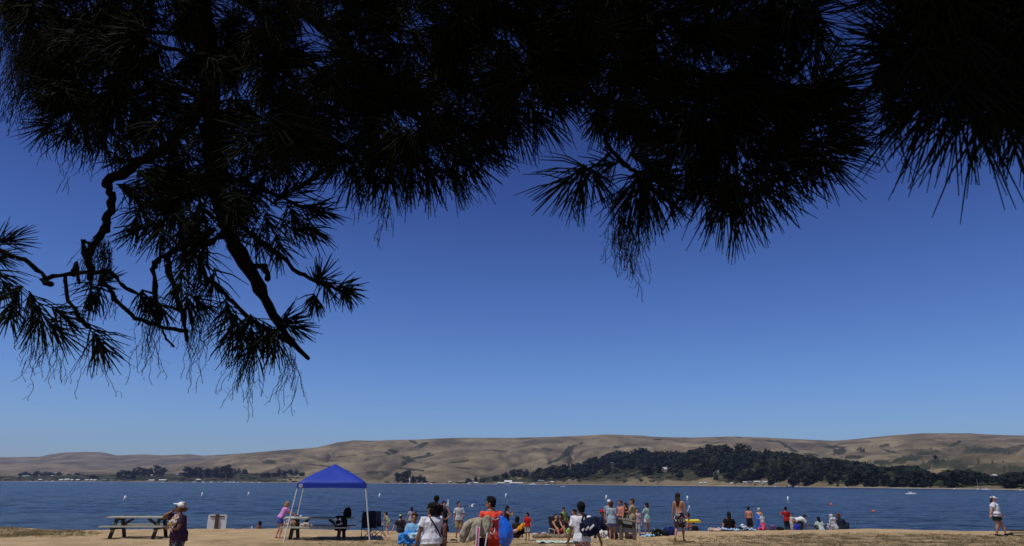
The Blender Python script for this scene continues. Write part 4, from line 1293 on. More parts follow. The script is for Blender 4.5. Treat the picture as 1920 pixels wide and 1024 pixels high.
r = empty('plastic_sack', at(945, 955, 16.0), R(8), 'large shiny blue plastic sack slung over the shoulder of the orange tee man', 'sack')
bm = bmesh.new()
kx = 16.0 / 1330
def pl(px_, py_): return at(px_, py_, 15.85) - at(945, 955, 16.0)
loft(bm, [pl(937, 971), pl(940, 978), pl(944, 988), pl(946, 998), pl(946.5, 1008), pl(945, 1015)], [(.05, .05), (.10, .09), (.145, .13), (.165, .15), (.165, .15), (.12, .11)], (1, 0, 0), 16)
blob('sack_body', bm, .016, mat('blue_plastic', (.012, .12, .62), .22, .1, 5, .2, .6), r, 2, wob=.03, wsc=4, aniso=(1.4, 1.4, .5))
bm = bmesh.new(); loft(bm, [pl(935, 966), pl(937, 973)], [.018, .04], None, 8); blob('gathered_neck', bm, .01, mat('blue_plastic', (0, 0, 0)), r, 1)
r = empty('beige_blanket', at(890, 985, 15.8), 0, 'thick beige blanket folded over the left arm of the orange tee man', 'blanket')
bm = bmesh.new()
def pb(px_, py_, Y_=15.8): return at(px_, py_, Y_) - at(890, 985, 15.8)
loft(bm, [pb(915, 974), pb(900, 975), pb(884, 980), pb(874, 990)], [(.06, .13), (.07, .15), (.08, .15), (.09, .14)], (0, 0, 1), 12)
loft(bm, [pb(886, 980), pb(878, 992), pb(871, 1004), pb(868, 1010)], [(.10, .10), (.14, .12), (.13, .11), (.08, .08)], (1, 0, 0), 12)
loft(bm, [pb(896, 980, 15.6), pb(893, 995, 15.6), pb(884, 1008, 15.6), pb(878, 1014, 15.6)], [(.10, .06), (.12, .08), (.10, .08), (.06, .05)], (1, 0, 0), 12)
loft(bm, [pb(912, 971, 15.7), pb(911, 985, 15.7), pb(907, 1000, 15.7)], [(.09, .07), (.10, .08), (.11, .09)], (1, 0, 0), 12)
blob('blanket_folds', bm, .013, mat('beige_fleece', (.30, .265, .20), .95, .12, 9, .4, .1), r, 3, wob=.045, wsc=4.0, aniso=(1.8, 1.4, .7))
r = empty('folded_beach_chair', at(896, 1010, 15.5), R(4), 'folded beach chair with pink and white tubing under the beige blanket', 'beach chair')
for nm, a_, b_, rd, cc in (('tube', (-.02, 0, .25), (-.06, 0, -.55), .014, WHITE), ('tube', (.03, 0, .22), (-.01, 0, -.55), .014, WHITE), ('tube', (.20, .05, .10), (.10, .05, -.55), .014, WHITE), ('fabric_panel', (.005, 0, .20), (-.035, 0, -.55), .03, (.60, .03, .14)), ('dark_fabric', (.12, .07, .0), (.08, .07, -.55), .10, (.015, .012, .014))):
    bm = bmesh.new(); loft(bm, [a_, b_], [(rd, .014)] * 2, (1, 0, 0), 8); obj(nm, bm, cloth(cc), r, True)

# sport bag of the boy in white
f = boy_w
s = f['s']
O = at(1107, 987, 15.55)
r = empty('sport_bag', O, R(-14), 'dark navy sport bag with three white slanted bars on its side', 'sport bag')
bm = bmesh.new()
box(bm, (0, 0, 0), (.40, .20, .26), Matrix.Rotation(R(22), 3, 'Y').inverted()); ell(bm, (.02, 0, 0), (.27, .15, .19), Matrix.Rotation(R(-22), 3, 'Y'))
bb = blob('bag_body', bm, .012, cloth((.014, .018, .04)), r, 3, wob=.02, wsc=8)
bpy.context.view_layer.update()
bm = bmesh.new()
for i_, (x0, ln) in enumerate(((-.165, .055), (-.085, .095), (-.005, .135))):
    pp = []
    for t in np.linspace(0, 1, 6):
        a_ = V((x0 + t * ln * .75, -1, -.085 + .012 * i_ + t * ln * .95 * .8))
        hit, loc, nn, _ = bb.ray_cast(a_, V((0, 1, 0)))
        pp.append(loc + V((0, -.004, 0)) if hit else V((a_.x, -.16, a_.z)))
    loft(bm, pp, [(.020, .003)] * 6, (1, 0, -.9), 6)
obj('white_bars', bm, wp, bb)
bm = bmesh.new()
sh_ = f['w'](f['shR']) - O
M_ = Matrix.Rotation(R(14), 3, 'Z')
sh_ = M_ @ sh_
loft(bm, [V((-.17, -.10, .10)), V((-.12, -.08, .25)), sh_ + V((-.06, -.09, .02)), sh_ + V((-.055, .0, .085)), sh_ + V((-.02, .10, -.05)), V((.14, .08, .16))], [(.022, .006)] * 6, None, 6)
obj('strap', bm, cloth((.012, .014, .03)), r, True)

# --- signs
r = empty('warning_sign', gp(405.5, 34.6), R(3), 'white board on a brown post seen from behind at the waterline', 'sign')
bm = bmesh.new()
wd, z0_, z1_ = .88, -.25, .66
outl = []
rc = .09
for cx, cz, a0 in ((wd / 2 - rc, z1_ - rc, 0), (-wd / 2 + rc, z1_ - rc, 90), (-wd / 2 + rc, z0_ + rc, 180), (wd / 2 - rc, z0_ + rc, 270)):
    for k in range(5):
        a_ = R(a0 + k * 22.5); outl.append((cx + rc * math.cos(a_), cz + rc * math.sin(a_)))
fa = [bm.verts.new((x, .012, z)) for x, z in outl]; fb2 = [bm.verts.new((x, -.012, z)) for x, z in outl]
bm.faces.new(fa); bm.faces.new(list(reversed(fb2)))
for i in range(len(outl)): bm.faces.new((fa[i], fb2[i], fb2[(i + 1) % len(outl)], fa[(i + 1) % len(outl)]))
obj('board', bm, mat('white_sheet_back', (.60, .62, .62), .55, .08, 3), r)
bm = bmesh.new(); box(bm, (0, -.07, .2), (.13, .10, .96)); obj('post', bm, mat('brown_post', (.09, .05, .03), .9, .3, 12, .3), r)
bm = bmesh.new(); box(bm, (0, -.028, .575), (.66, .03, .05)); obj('rail', bm, mat('brown_post', (0, 0, 0)), r)

r = empty('notice_stand', gp(1176, 28.6), R(-16), 'weathered wooden notice stand with slanted grey board on two thick posts', 'sign')
M_SG = mat('grey_brown_timber', (.10, .085, .065), .9, .3, 9, .4, .15, stretch=(1, 1, .3))
for x, h_ in ((-.25, .76), (.27, .84)):
    bm = bmesh.new(); box(bm, (x, 0, h_ / 2 - .05), (.125, .13, h_ + .1)); obj('post', bm, M_SG, r)
bm = bmesh.new(); box(bm, (-.10, .10, .55), (.76, .025, .54)); obj('panel', bm, mat('grey_panel', (.27, .28, .29), .7, .1, 4), r)
bm = bmesh.new(); beam(bm, (-.20, .035, .555), (.22, .035, .50), .03, .14); obj('crossboard', bm, mat('dark_board', (.045, .045, .042), .9, .2, 6), r)
a_, b_ = V((-.33, -.08, .80)), V((.36, -.08, .70))
bm = bmesh.new(); beam(bm, a_, b_, .10, .085); tp = obj('slanted_top', bm, M_SG, r)
bm = bmesh.new()
pr = random.Random(5)
u_ = (b_ - a_).normalized(); L_n = (b_ - a_).length
x = .02
while x < L_n - .03:
    wl = pr.choice([.02, .03, .035])
    beam(bm, a_ + u_ * x + V((0, -.053, .018)), a_ + u_ * (x + wl) + V((0, -.053, .018)), .004, .028)
    x += wl + (.012 if pr.random() < .75 else .05)
obj('lettering', bm, mat('cream_paint', (.5, .47, .36), .8), tp)
# two short lengths of board fixed up to the post
lump('cloth_pile', 'white cloth pile on the sand behind the legs of the blue-grey tee person', 'towel', 1129, 30.2, .52, .34, (.52, .52, .5), 21, wob=.16)

# --- low beach chairs
def low_chair(px, Y, rot, label, col):
    g = gp(px, Y)
    r = empty('beach_chair', g, R(rot), label, 'beach chair', 'low beach chairs at the waterline')
    bm = bmesh.new(); box(bm, (0, .05, .17), (.50, .46, .02)); obj('seat', bm, cloth(col), r)
    bm = bmesh.new(); box(bm, (0, -.30, .50), (.50, .02, .70), Matrix.Rotation(R(-22), 3, 'X').inverted()); obj('backrest', bm, cloth(col), r)
    for sx_ in (-1, 1):
        bm = bmesh.new(); loft(bm, [(sx_ * .26, .28, 0), (sx_ * .26, .26, .34), (sx_ * .26, -.30, .36), (sx_ * .26, -.32, 0)], [.012] * 4, None, 6); obj('leg', bm, M_STEEL, r)
    return r


low_chair(1045, 31.15, -160, 'low beach chair holding the woman in the black top', (.03, .02, .025))
low_chair(1054, 31.8, 150, 'low beach chair holding the woman left of the lime towel', (.02, .02, .025))
low_chair(1131, 30.9, 40, 'low dark chair under the person in the red hat', (.02, .03, .03))

# --- yellow raft beside red tee boy
r = empty('foam_raft', gp(975, 28.9), R(-6), 'yellow and black foam raft propped on the sand by the red tee boy', 'raft')
def pr_(px_, py_, Y_=28.9): return at(px_, py_, Y_) - gp(975, 28.9)
bm = bmesh.new(); loft(bm, [pr_(961, 1001), pr_(970, 997), pr_(980, 993), pr_(987, 988)], [(.03, .05), (.16, .06), (.18, .06), (.10, .05)], (0, 0, 1), 12)
blob('black_base', bm, .014, cloth((.012, .012, .013)), r, 2)
bm = bmesh.new(); loft(bm, [pr_(971, 994, 28.8), pr_(978, 988, 28.8), pr_(986, 983.5, 28.8)], [(.05, .07), (.10, .07), (.07, .06)], (0, 0, 1), 12)
blob('yellow_cover', bm, .014, cloth((.70, .30, .015)), r, 2, wob=.04, wsc=8)
bm = bmesh.new(); loft(bm, [pr_(961, 998, 28.75), pr_(969, 994, 28.75)], [(.06, .06), (.05, .05)], (0, 0, 1), 10)
blob('pink_cover', bm, .014, cloth((.5, .3, .26)), r, 2, wob=.04, wsc=8)
lump('red_bag', 'bright red bag standing behind the blue sack near the bottle drinker', 'bag', 957, 28.8, .24, .62, (.48, .02, .03), 31, strap=(.4, .02, .02))

# --- driftwood log
r = None
bm = bmesh.new()
a_, b_ = gp(1000, 30.2), gp(1078, 30.4)
pts = [a_.lerp(b_, t) + V((0, .06 * math.sin(t * 7), .07 + .02 * math.sin(t * 9))) for t in np.linspace(0, 1, 9)]
loft(bm, [p - a_ for p in pts], [.07, .10, .11, .12, .11, .12, .11, .10, .06], None, 10)
o = blob('driftwood_log', bm, .02, mat('driftwood', (.20, .16, .11), .95, .4, 7, .5, .1), None, 1, wob=.06, wsc=4); o.location = a_; tag(o, 'long grey-brown driftwood log half buried in the sand', 'log')

towel('pale green and white towel spread on the sand before the driftwood log', 1041, 26.9, 1.35, .8, PAT_TOWEL, 3, rot=2)
towel('light blue towel lying by the black duffel bag', 1213, 31.6, .55, .5, mat('light_blue_towel', (.22, .42, .6), .95, .3, 8), 4, rot=10, hgt=.08)
towel('blue and white towel under the long-haired woman in black', 1372, 34.3, 1.15, .5, PAT_TOWEL_BLUE, 5, rot=3, hgt=.10)
towel('pinkish rumpled towel left of the long-haired woman in black', 1343, 34.3, .62, .4, mat('pink_towel', (.50, .34, .30), .95, .3, 8), 6, rot=-3, hgt=.10)
towel('pale blue towel near the feet of the black shorts man', 1403, 34.4, .6, .4, mat('pale_blue_towel', (.26, .38, .50), .95, .3, 8), 7, hgt=.08)
towel('pink towel at the feet of the small child in pink', 1428, 34.5, .36, .3, mat('magenta_towel', (.5, .07, .14), .95, .3, 8), 8, hgt=.10)

B = lump
B('duffel_bag', 'black duffel bag with white piping left of the dark blue backpack', 'bag', 1231, 31.8, .50, .36, None, 41, m=pattern('black_white_bag', [(0, (.012, .012, .014)), (.60, (.4, .4, .4)), (.64, (.012, .012, .015))], 7), strap=(.02, .02, .02))
B('jacket', 'long dark heap of jackets between the duffel bag and backpack', 'clothing', 1243, 32.0, .55, .26, (.012, .014, .02), 42)
B('backpack', 'dark blue backpack at the right end of the bag row', 'backpack', 1257, 32.2, .40, .42, (.02, .035, .14), 43, strap=(.02, .03, .1))
B('backpack', 'navy backpack slumped just left of the walker in board shorts', 'backpack', 1250, 32.5, .36, .36, (.015, .022, .07), 44)
B('cooler_bag', 'small grey-green bag sitting alone left of the rumpled pink towel', 'bag', 1330, 34.3, .16, .18, (.30, .38, .36), 45)
B('plastic_bag', 'white plastic bag behind a dark bag near the black shorts man', 'bag', 1393, 34.5, .32, .32, (.55, .56, .6), 46, wob=.2)
B('duffel_bag', 'small black bag left of the white plastic bag', 'bag', 1388, 34.3, .28, .20, (.02, .02, .022), 47)
B('duffel_bag', 'small black bag right of the white plastic bag', 'bag', 1398, 34.4, .22, .16, (.02, .02, .022), 48)
B('tote_bag', 'purple and pink bag left of the man in the red tee', 'bag', 1449, 34.6, .34, .26, None, 49, m=pattern('purple_print', [(0, (.05, .03, .08)), (.5, (.22, .07, .16)), (.6, (.3, .25, .35))], 9))
B('duffel_bag', 'low rounded black bag at the heels of the man in the red tee', 'bag', 1462, 34.5, .36, .18, (.014, .014, .016), 50)
B('cooler_box', 'royal blue cooler beneath the bending person in white', 'cooler', 1494, 34.9, .32, .34, (.03, .035, .36), 51, wob=.02)
B('beach_bag', 'striped blue and white beach bag left of the grey-hooded child', 'bag', 1561, 34.5, .18, .26, PAT_TOWEL_BLUE, 52, m=pattern('bw_bag', [(0, (.05, .05, .06)), (.48, (.5, .5, .52)), (.57, (.04, .04, .05))], 22))
B('folded_towel', 'white towel held up above the grey-hooded child', 'towel', 1563, 34.9, .30, .18, (.50, .50, .52), 53, wob=.12, dz=.40)
B('beach_bag', 'lime green and white bag right of the slumped woman in the chair', 'bag', 1066, 30.8, .34, .40, None, 54, m=pattern('lime_print', [(0, (.16, .5, .05)), (.52, (.2, .6, .06)), (.57, (.55, .6, .5))], 9), wob=.14)
for i_, (px_, w_, h_, cc, lb) in enumerate(((1005, .30, .20, (.42, .40, .36), 'cream bundle at the left end of the driftwood clutter'), (1012, .26, .20, (.3, .05, .06), 'dull red clothing bundle second from left in the driftwood clutter'), (1019, .34, .22, (.5, .5, .5), 'white and grey crumpled towel mid clutter behind the driftwood'),
                                             (1027, .30, .18, (.08, .10, .16), 'slate blue bundle right of the crumpled white towel'), (1034, .30, .26, (.03, .03, .035), 'black bag leaning by the slumped woman chair'), (1004, .24, .14, (.05, .18, .20), 'small teal cloth at the start of the driftwood'))):
    B('clothing_bundle', lb, 'clothing', px_, 30.9 - .1 * (i_ % 2), w_, h_, cc, 60 + i_, wob=.14)
B('sandals', 'pair of dark sandals left on the sand below the grey tee boy', 'sandals', 851, 27.9, .30, .06, (.02, .018, .018), 70)
B('backpack', 'dark backpack at the feet of the blue-grey tee person', 'backpack', 1152, 29.4, .34, .34, (.03, .03, .034), 71)
B('jacket', 'dark jacket heap beneath the wooden notice stand', 'clothing', 1180, 29.6, .46, .24, (.045, .03, .03), 72)
B('jacket', 'black jacket draped between the navy jacket sitter and the sport-bag boy', 'clothing', 1120, 30.4, .36, .50, (.02, .03, .034), 73)
B('plastic_bag', 'small white bag on the beach left of the lying bather', 'bag', 472, 34.5, .10, .14, (.5, .5, .5), 74)

# blue towel wrap
f = towelw
r = empty('beach_towel', f['w'](V((0, 0, 0))), f['root'].rotation_euler.z, 'bright blue towel wrapped round the person in the white sun hat', 'towel')
bm = bmesh.new(); s = f['s']; Pf, side, fwd = f['P'], f['side'], f['fwd']
loft(bm, [Pf(-.45) + side * .02, Pf(-.2) + side * .03, Pf(0) + side * .04, Pf(.2) + side * .06, Pf(.38) + side * .10], [(.16, .15), (.18, .15), (.19, .15), (.15, .14), (.07, .12)], side, 14)
blob('wrapped_cloth', bm, .014, cloth((.025, .13, .55)), r, 2, wob=.04, wsc=6, aniso=(1.5, 1.5, .4))

# yellow float carried by the small child, with a pale paddle
fw_ = at(1300, 977, 37.2)
bm = bmesh.new()
loft(bm, [(-.42, 0, .03), (-.25, -.03, 0), (0, -.04, 0), (.25, -.03, .01), (.34, 0, -.04)], [.05, .08, .085, .085, .06], None, 10)
o = blob('swim_float', bm, .016, mat('yellow_foam', (.72, .58, .04), .5, .08, 6), None, 1); o.location = fw_; tag(o, 'yellow foam float carried by the small wading child', 'float')
bm = bmesh.new(); a_, b_ = at(1288.5, 960, 37.9), at(1293, 948.5, 37.9)
loft(bm, [V((0, 0, 0)), (b_ - a_) * .55, (b_ - a_)], [(.016, .016), (.016, .016), (.04, .015)], None, 8)
o = obj('paddle', bm, mat('pale_plastic', (.55, .57, .58), .5), None, True); o.location = a_; tag(o, 'pale paddle raised above the small wading child', 'paddle')

# dark plank at the right edge
g = gp(1906, 31.6)
r = empty('wooden_bench', g, R(4), 'low dark plank bench cut by the right edge of the photo', 'bench')
bm = bmesh.new(); box(bm, (.1, 0, .20), (1.0, .3, .05)); obj('seat_plank', bm, M_WOODD, r)
bm = bmesh.new(); box(bm, (.15, -.02, .10), (.9, .22, .05)); obj('lower_plank', bm, mat('raw_plank', (.42, .32, .18), .9, .2, 9), r)
for x in (-.32, .5):
    bm = bmesh.new(); box(bm, (x, 0, .03), (.08, .2, .12)); obj('leg', bm, M_WOODD, r)

# --- buoys
def spar(px, pyb, hpx, label, ang):
    e_ = ray(px, pyb)
    Y = (WZ - CAMZ) / e_.z
    x = e_.x * Y
    h_ = hpx / 1400 * Y
    r = empty('spar_buoy', (x, Y, WZ), 0, label, 'buoy', 'white spar buoys in a line across the bay')
    r.rotation_euler = (R(4), R(ang), 0)
    bm = bmesh.new(); loft(bm, [(0, 0, -.4), (0, 0, h_ * .98)], [.13, .13], None, 14, rnd_end=False); obj('float_tube', bm, mat('buoy_white', (.70, .70, .70), .45, .06, 3), r, True)
    bm = bmesh.new(); loft(bm, [(0, 0, h_ * .98), (0, 0, h_)], [.10, .08], None, 12, rnd_end=False); obj('cap', bm, mat('buoy_white', (0, 0, 0)), r, True)
    return r


for a_ in ((233, 940, 10.5, 'white spar buoy above the lone picnic table, leftmost of the line', 5), (378, 933, 9.5, 'white spar buoy above the white sign board', 4), (465, 931, 8.5, 'white spar buoy between the sign board and the canopy', 5),
           (711, 934, 8.5, 'white spar buoy just right of the canopy', 4), (948, 934, 8.5, 'white spar buoy right of the orange tee man head', 6), (1136.5, 937, 8.5, 'white spar buoy above the white cap by the sign group', 4),
           (1289, 938.5, 8.5, 'white spar buoy right of the board-shorts walker head', 1), (1477.5, 939.5, 8.5, 'white spar buoy above the man in the red tee, rightmost of the line', 2)):
    spar(*a_)
# white marker raft with an upright panel
e_ = ray(837, 949); Y = (WZ - CAMZ) / e_.z * 1.0
r = empty('marker_raft', (e_.x * Y, Y, WZ), R(5), 'white floating marker with an upright post behind the dark-wrapped woman', 'marker float')
bm = bmesh.new(); box(bm, (0, 0, .12), (.62, .5, .34)); obj('float_box', bm, mat('buoy_white', (0, 0, 0)), r)
bm = bmesh.new(); box(bm, (.22, -.003, .60), (.19, .12, .62)); obj('post', bm, mat('buoy_white', (0, 0, 0)), r)
for px, py, lb in ((1558.5, 947, 'orange ball buoy farther out on the right'), (1638, 960, 'orange ball buoy nearer shore on the right')):
    e_ = ray(px, py); Y = (WZ - CAMZ) / e_.z
    r = empty('ball_buoy', (e_.x * Y, Y, WZ), 0, lb, 'buoy', 'orange ball buoys')
    bm = bmesh.new(); rr_ = .0022 * Y * .9; ell(bm, (0, 0, rr_ * .35), (rr_, rr_, rr_ * .85), None, 16, 10); obj('ball', bm, mat('orange_vinyl', (.70, .10, .045), .4, .08, 4), r, True)
    bm = bmesh.new(); loft(bm, [(0, 0, rr_ * 1.15), (0, 0, rr_ * 1.45)], [rr_ * .2, rr_ * .16], None, 8); obj('lifting_eye', bm, mat('orange_vinyl', (0, 0, 0)), r, True)

# gull skimming the water
g = at(884, 950, 60)
r = empty('seagull', g, R(60), 'white seagull flying low over the water beside the grey tee boy', 'bird')
bm = bmesh.new()
loft(bm, [(0, -.22, .0), (0, -.12, .0), (0, 0, 0), (0, .12, .02), (0, .19, .05), (0, .23, .05)], [.012, .04, .06, .05, .03, .01], None, 10)
for q in (-1, 1):
    loft(bm, [(q * .03, .03, .02), (q * .22, .06, .16), (q * .40, .0, .22), (q * .58, -.08, .20)], [(.07, .014), (.065, .010), (.045, .008), (.008, .004)], (0, 1, 0), 8)
blob('body', bm, .010, mat('gull_white', (.66, .66, .66), .8, .08), r, 1)
bm = bmesh.new(); loft(bm, [(0, .22, .05), (0, .27, .04)], [.010, .004], None, 6); obj('beak', bm, mat('beak_yellow', (.6, .35, .04), .5), r)
# ------------------------------------------------------------------ far shore: trees, wood, houses, boats
def crown_arrays(kind, n, sd, leaf=1.0):
    """unit-height tree crown as many small leaf-clump faces; returns verts, tris"""
    r = random.Random(sd)
    vs, fs = [], []
    lobes = []
    if kind == 'round':
        for i in range(9):
            a = r.uniform(0, 6.28); q = r.uniform(.0, .28)
            lobes.append((q * math.cos(a), q * math.sin(a), r.uniform(.20, .80), r.uniform(.15, .25)))
    elif kind == 'tall':
        for i in range(11):
            a = r.uniform(0, 6.28); z = r.uniform(.12, .90); q = r.uniform(.02, .19) * (1.2 - z * .6)
            lobes.append((q * math.cos(a), q * math.sin(a), z, r.uniform(.09, .16)))
    elif kind == 'cone':
        for i in range(12):
            z = .18 + .75 * i / 11; a = i * 2.4; q = .20 * (1 - z) + .01
            lobes.append((q * math.cos(a), q * math.sin(a), z, .05 + .16 * (1 - z)))
    else:
        for i in range(7):
            a = r.uniform(0, 6.28); q = r.uniform(.1, .55)
            lobes.append((q * math.cos(a), q * math.sin(a), r.uniform(.2, .62), r.uniform(.24, .36)))
    for k in range(n):
        x, y, z, R_ = lobes[r.randrange(len(lobes))]
        d = V((r.gauss(0, 1), r.gauss(0, 1), r.gauss(0, 1))).normalized()
        p = V((x, y, z)) + d * R_ * r.uniform(.55, 1.08)
        s_ = R_ * r.uniform(.25, .55) * leaf
        t = d.orthogonal().normalized()
        t = Matrix.Rotation(r.uniform(0, 6.28), 3, d) @ t
        b_ = d.cross(t)
        d2 = d * r.uniform(-.5, .5)
        i = len(vs)
        vs += [p + t * s_, p - t * s_ * .6 + b_ * s_ * .9 + d2 * s_, p - t * s_ * .5 - b_ * s_ * .9, p + d * s_ * .8]
        fs += [(i, i + 1, i + 3), (i + 1, i + 2, i + 3), (i + 2, i, i + 3)]
    return np.array([tuple(v) for v in vs]), np.array(fs)


M_TREE = [mat('foliage_dark', (.018, .023, .015), .95, .4, .35, spec=.05), mat('foliage_olive', (.030, .034, .020), .95, .4, .35, spec=.05), mat('foliage_bluegreen', (.015, .021, .017), .95, .35, .35, spec=.05)]
M_BARK = mat('bark', (.06, .045, .035), .95, .3, 2)
TPL = {}
for kd in ('round', 'tall', 'cone', 'low'):
    for q in range(3): TPL[kd, q] = crown_arrays(kd, 260 if kd != 'cone' else 220, hash_ := {'round': 10, 'tall': 20, 'cone': 30, 'low': 40}[kd] + q)
MESHES = {}


def far_tree(px, pyb, h_px, kd, label, q=0, m=0, wide=1.0, dY=None, group=None):
    """base at pixel row pyb on the far terrain, h_px tall in the photograph"""
    ys_ = interp(YS, px)
    best = None
    for k in range(0, 60):
        Y = ys_ + 8 + k * 14 if dY is None else ys_ + dY
        z = terrain(px, Y)
        yy_ = pix((ray(px, 880).x * Y, Y, z))[1]
        if dY is not None or yy_ <= pyb: break
    h_ = h_px / 1400 * Y
    r = empty('tree', (ray(px, 880).x * Y, Y, z - .3), rnd.uniform(0, 6), label, 'tree', group)
    key = (kd, q)
    if key not in MESHES:
        v, f_ = TPL[key]
        o = np_mesh('crown', v, f_, M_TREE[m], r)
        bm = bmesh.new()
        loft(bm, [(0, 0, -.03), (.01, 0, .3), (0, .01, .7)], [.03, .022, .008], None, 7)
        for j in range(4):
            a = j * 1.7
            loft(bm, [(0, 0, .25 + .1 * j), (.12 * math.cos(a), .12 * math.sin(a), .42 + .1 * j)], [.012, .005], None, 5)
        t = obj('trunk', bm, M_BARK, r, True)
        MESHES[key] = (o.data, t.data)
    else:
        for nm, me in (('crown', MESHES[key][0]), ('trunk', MESHES[key][1])):
            o = bpy.data.objects.new(nm, me); COL.objects.link(o); o.parent = r
    r.scale = (h_ * wide, h_ * wide, h_)
    return r


ORD = ['first', 'second', 'third', 'fourth', 'fifth', 'sixth', 'seventh', 'eighth', 'ninth', 'tenth', 'eleventh', 'twelfth', 'thirteenth', 'fourteenth', 'fifteenth', 'sixteenth', 'seventeenth', 'eighteenth', 'nineteenth', 'twentieth']
GT = 'separate trees on the far shore'
LT = [  # px, base, height, kind, width
    (36, 889, 8, 'low', 1.0), (47, 889, 12, 'low', 1.3), (58, 889, 10, 'low', 1.0), (70, 890, 14, 'round', 1.4), (84, 890, 13, 'round', 1.5), (97, 890, 14, 'round', 1.5), (112, 889, 13, 'round', 1.3), (130, 885, 9, 'low', 1.2), (146, 883, 9, 'low', 1.3), (157, 883, 7, 'low', 1.0),
    (178, 897, 8, 'low', 1.4), (200, 882, 5, 'low', 1.6), (224, 897, 14, 'round', 1.3), (238, 899, 18, 'tall', 1.5), (232, 884, 14, 'round', 1.3), (243, 882, 9, 'round', 1.0), (248, 899, 22, 'round', 1.1), (262, 893, 18, 'tall', 1.5), (272, 893, 19, 'tall', 1.6), (283, 893, 17, 'round', 1.1), (295, 892, 20, 'tall', 1.7), (306, 893, 18, 'round', 1.2),
    (348, 896, 22, 'tall', 1.5), (358, 895, 22, 'round', 1.1), (369, 895, 21, 'round', 1.2), (380, 896, 20, 'round', 1.1), (392, 896, 21, 'round', 1.2), (406, 896, 22, 'round', 1.0), (416, 896, 23, 'tall', 1.4), (424, 897, 27, 'tall', 1.6), (432, 897, 26, 'tall', 1.4), (441, 890, 12, 'cone', 1.3), (448, 890, 12, 'cone', 1.3), (458, 889, 11, 'low', 1.0),
    (496, 895, 10, 'low', 1.0), (504, 896, 13, 'round', 1.2), (514, 895, 10, 'round', 1.3), (524, 894, 15, 'cone', 2.2), (535, 893, 12, 'round', 1.4), (545, 892, 13, 'round', 1.3), (556, 892, 12, 'cone', 2.4), (566, 893, 9, 'low', 1.1),
    (747, 905, 24, 'tall', 1.3), (756, 905, 22, 'tall', 1.3), (765, 905, 25, 'tall', 1.4), (776, 906, 15, 'round', 1.1), (786, 906, 16, 'round', 1.0), (795, 906, 15, 'round', 1.0),
    (880, 906, 11, 'low', 1.1), (893, 906, 13, 'round', 1.1), (905, 906, 10, 'low', 1.0), (930, 902, 12, 'round', 1.3), (947, 899, 14, 'round', 1.3), (962, 896, 18, 'round', 1.2), (973, 895, 19, 'tall', 1.6), (985, 896, 16, 'round', 1.1), (1000, 900, 15, 'cone', 2.2), (1011, 895, 19, 'round', 1.1), (1022, 898, 13, 'cone', 2.2), (1034, 893, 20, 'tall', 1.7), (1044, 894, 17, 'round', 1.2), (1062, 893, 15, 'round', 1.3), (1076, 892, 16, 'round', 1.2), (1087, 891, 18, 'tall', 1.5)]
cnt = {}
for i, (px, pb_, h_, kd, wd) in enumerate(LT):
    zone = 'left edge grove' if px < 170 else 'grove above the lone table' if px < 320 else 'dark grove above sign board' if px < 470 else 'grove left of canopy' if px < 600 else 'grove right of canopy' if px < 820 else 'scrub above orange tee man' if px < 940 else 'slope left of headland wood'
    cnt[zone] = cnt.get(zone, 0) + 1
    kn = {'round': 'rounded', 'tall': 'tall', 'cone': 'pointed', 'low': 'low spreading'}[kd]
    far_tree(px, pb_, h_, kd, '%s far-shore tree, %s from left in the %s' % (kn, ORD[cnt[zone] - 1], zone), i % 3, 0 if px < 600 else 1, wd, group=GT)
far_tree(1267 + 490, 868, 8, 'round', 'single round dark tree alone on the dry slope at upper right', 1, 0, 1.1, group=GT)

# --- the wooded headland: one mass of many trees
TOP = [(1000, 884), (1040, 872), (1080, 868), (1095, 865), (1110, 857), (1135, 852), (1160, 844), (1185, 843), (1197, 838), (1212, 839), (1227, 847), (1245, 844), (1270, 845), (1287, 848), (1297, 843), (1310, 839), (1335, 834), (1360, 832), (1382, 829), (1400, 830), (1417, 840), (1440, 842), (1465, 846),
       (1490, 848), (1515, 852), (1540, 858), (1565, 858), (1590, 862), (1615, 865), (1635, 870), (1652, 875), (1670, 875), (1690, 872), (1715, 873), (1727, 878), (1752, 888), (1777, 880), (1790, 881), (1815, 880), (1840, 886), (1865, 893), (1890, 886), (1920, 884), (2400, 880)]
BOT = [(1000, 902), (1080, 896), (1120, 890), (1180, 887), (1250, 893), (1300, 898), (1380, 903), (1440, 908), (1500, 911), (1580, 911), (1650, 914), (1720, 917), (1800, 915), (1850, 918), (1920, 918), (2400, 930)]
CLEAR = [(1190, 884, 16, 4), (1160, 880, 10, 3), (1250, 889, 22, 3), (1290, 883, 14, 4), (1345, 889, 20, 3), (1247, 882, 5, 4), (1150, 868, 5, 2), (1285, 868, 3, 3), (1395, 891, 16, 4), (1440, 888, 8, 3), (1300, 895, 30, 3), (1650, 901, 26, 6), (1700, 903, 14, 6), (1615, 893, 10, 3), (1760, 905, 8, 3),
         (1548, 896, 6, 3), (1500, 897, 7, 3), (1800, 908, 14, 3), (1762, 899, 9, 2), (1855, 889, 8, 4), (1845, 900, 4, 2), (1575, 903, 8, 3), (1540, 903, 10, 2)]
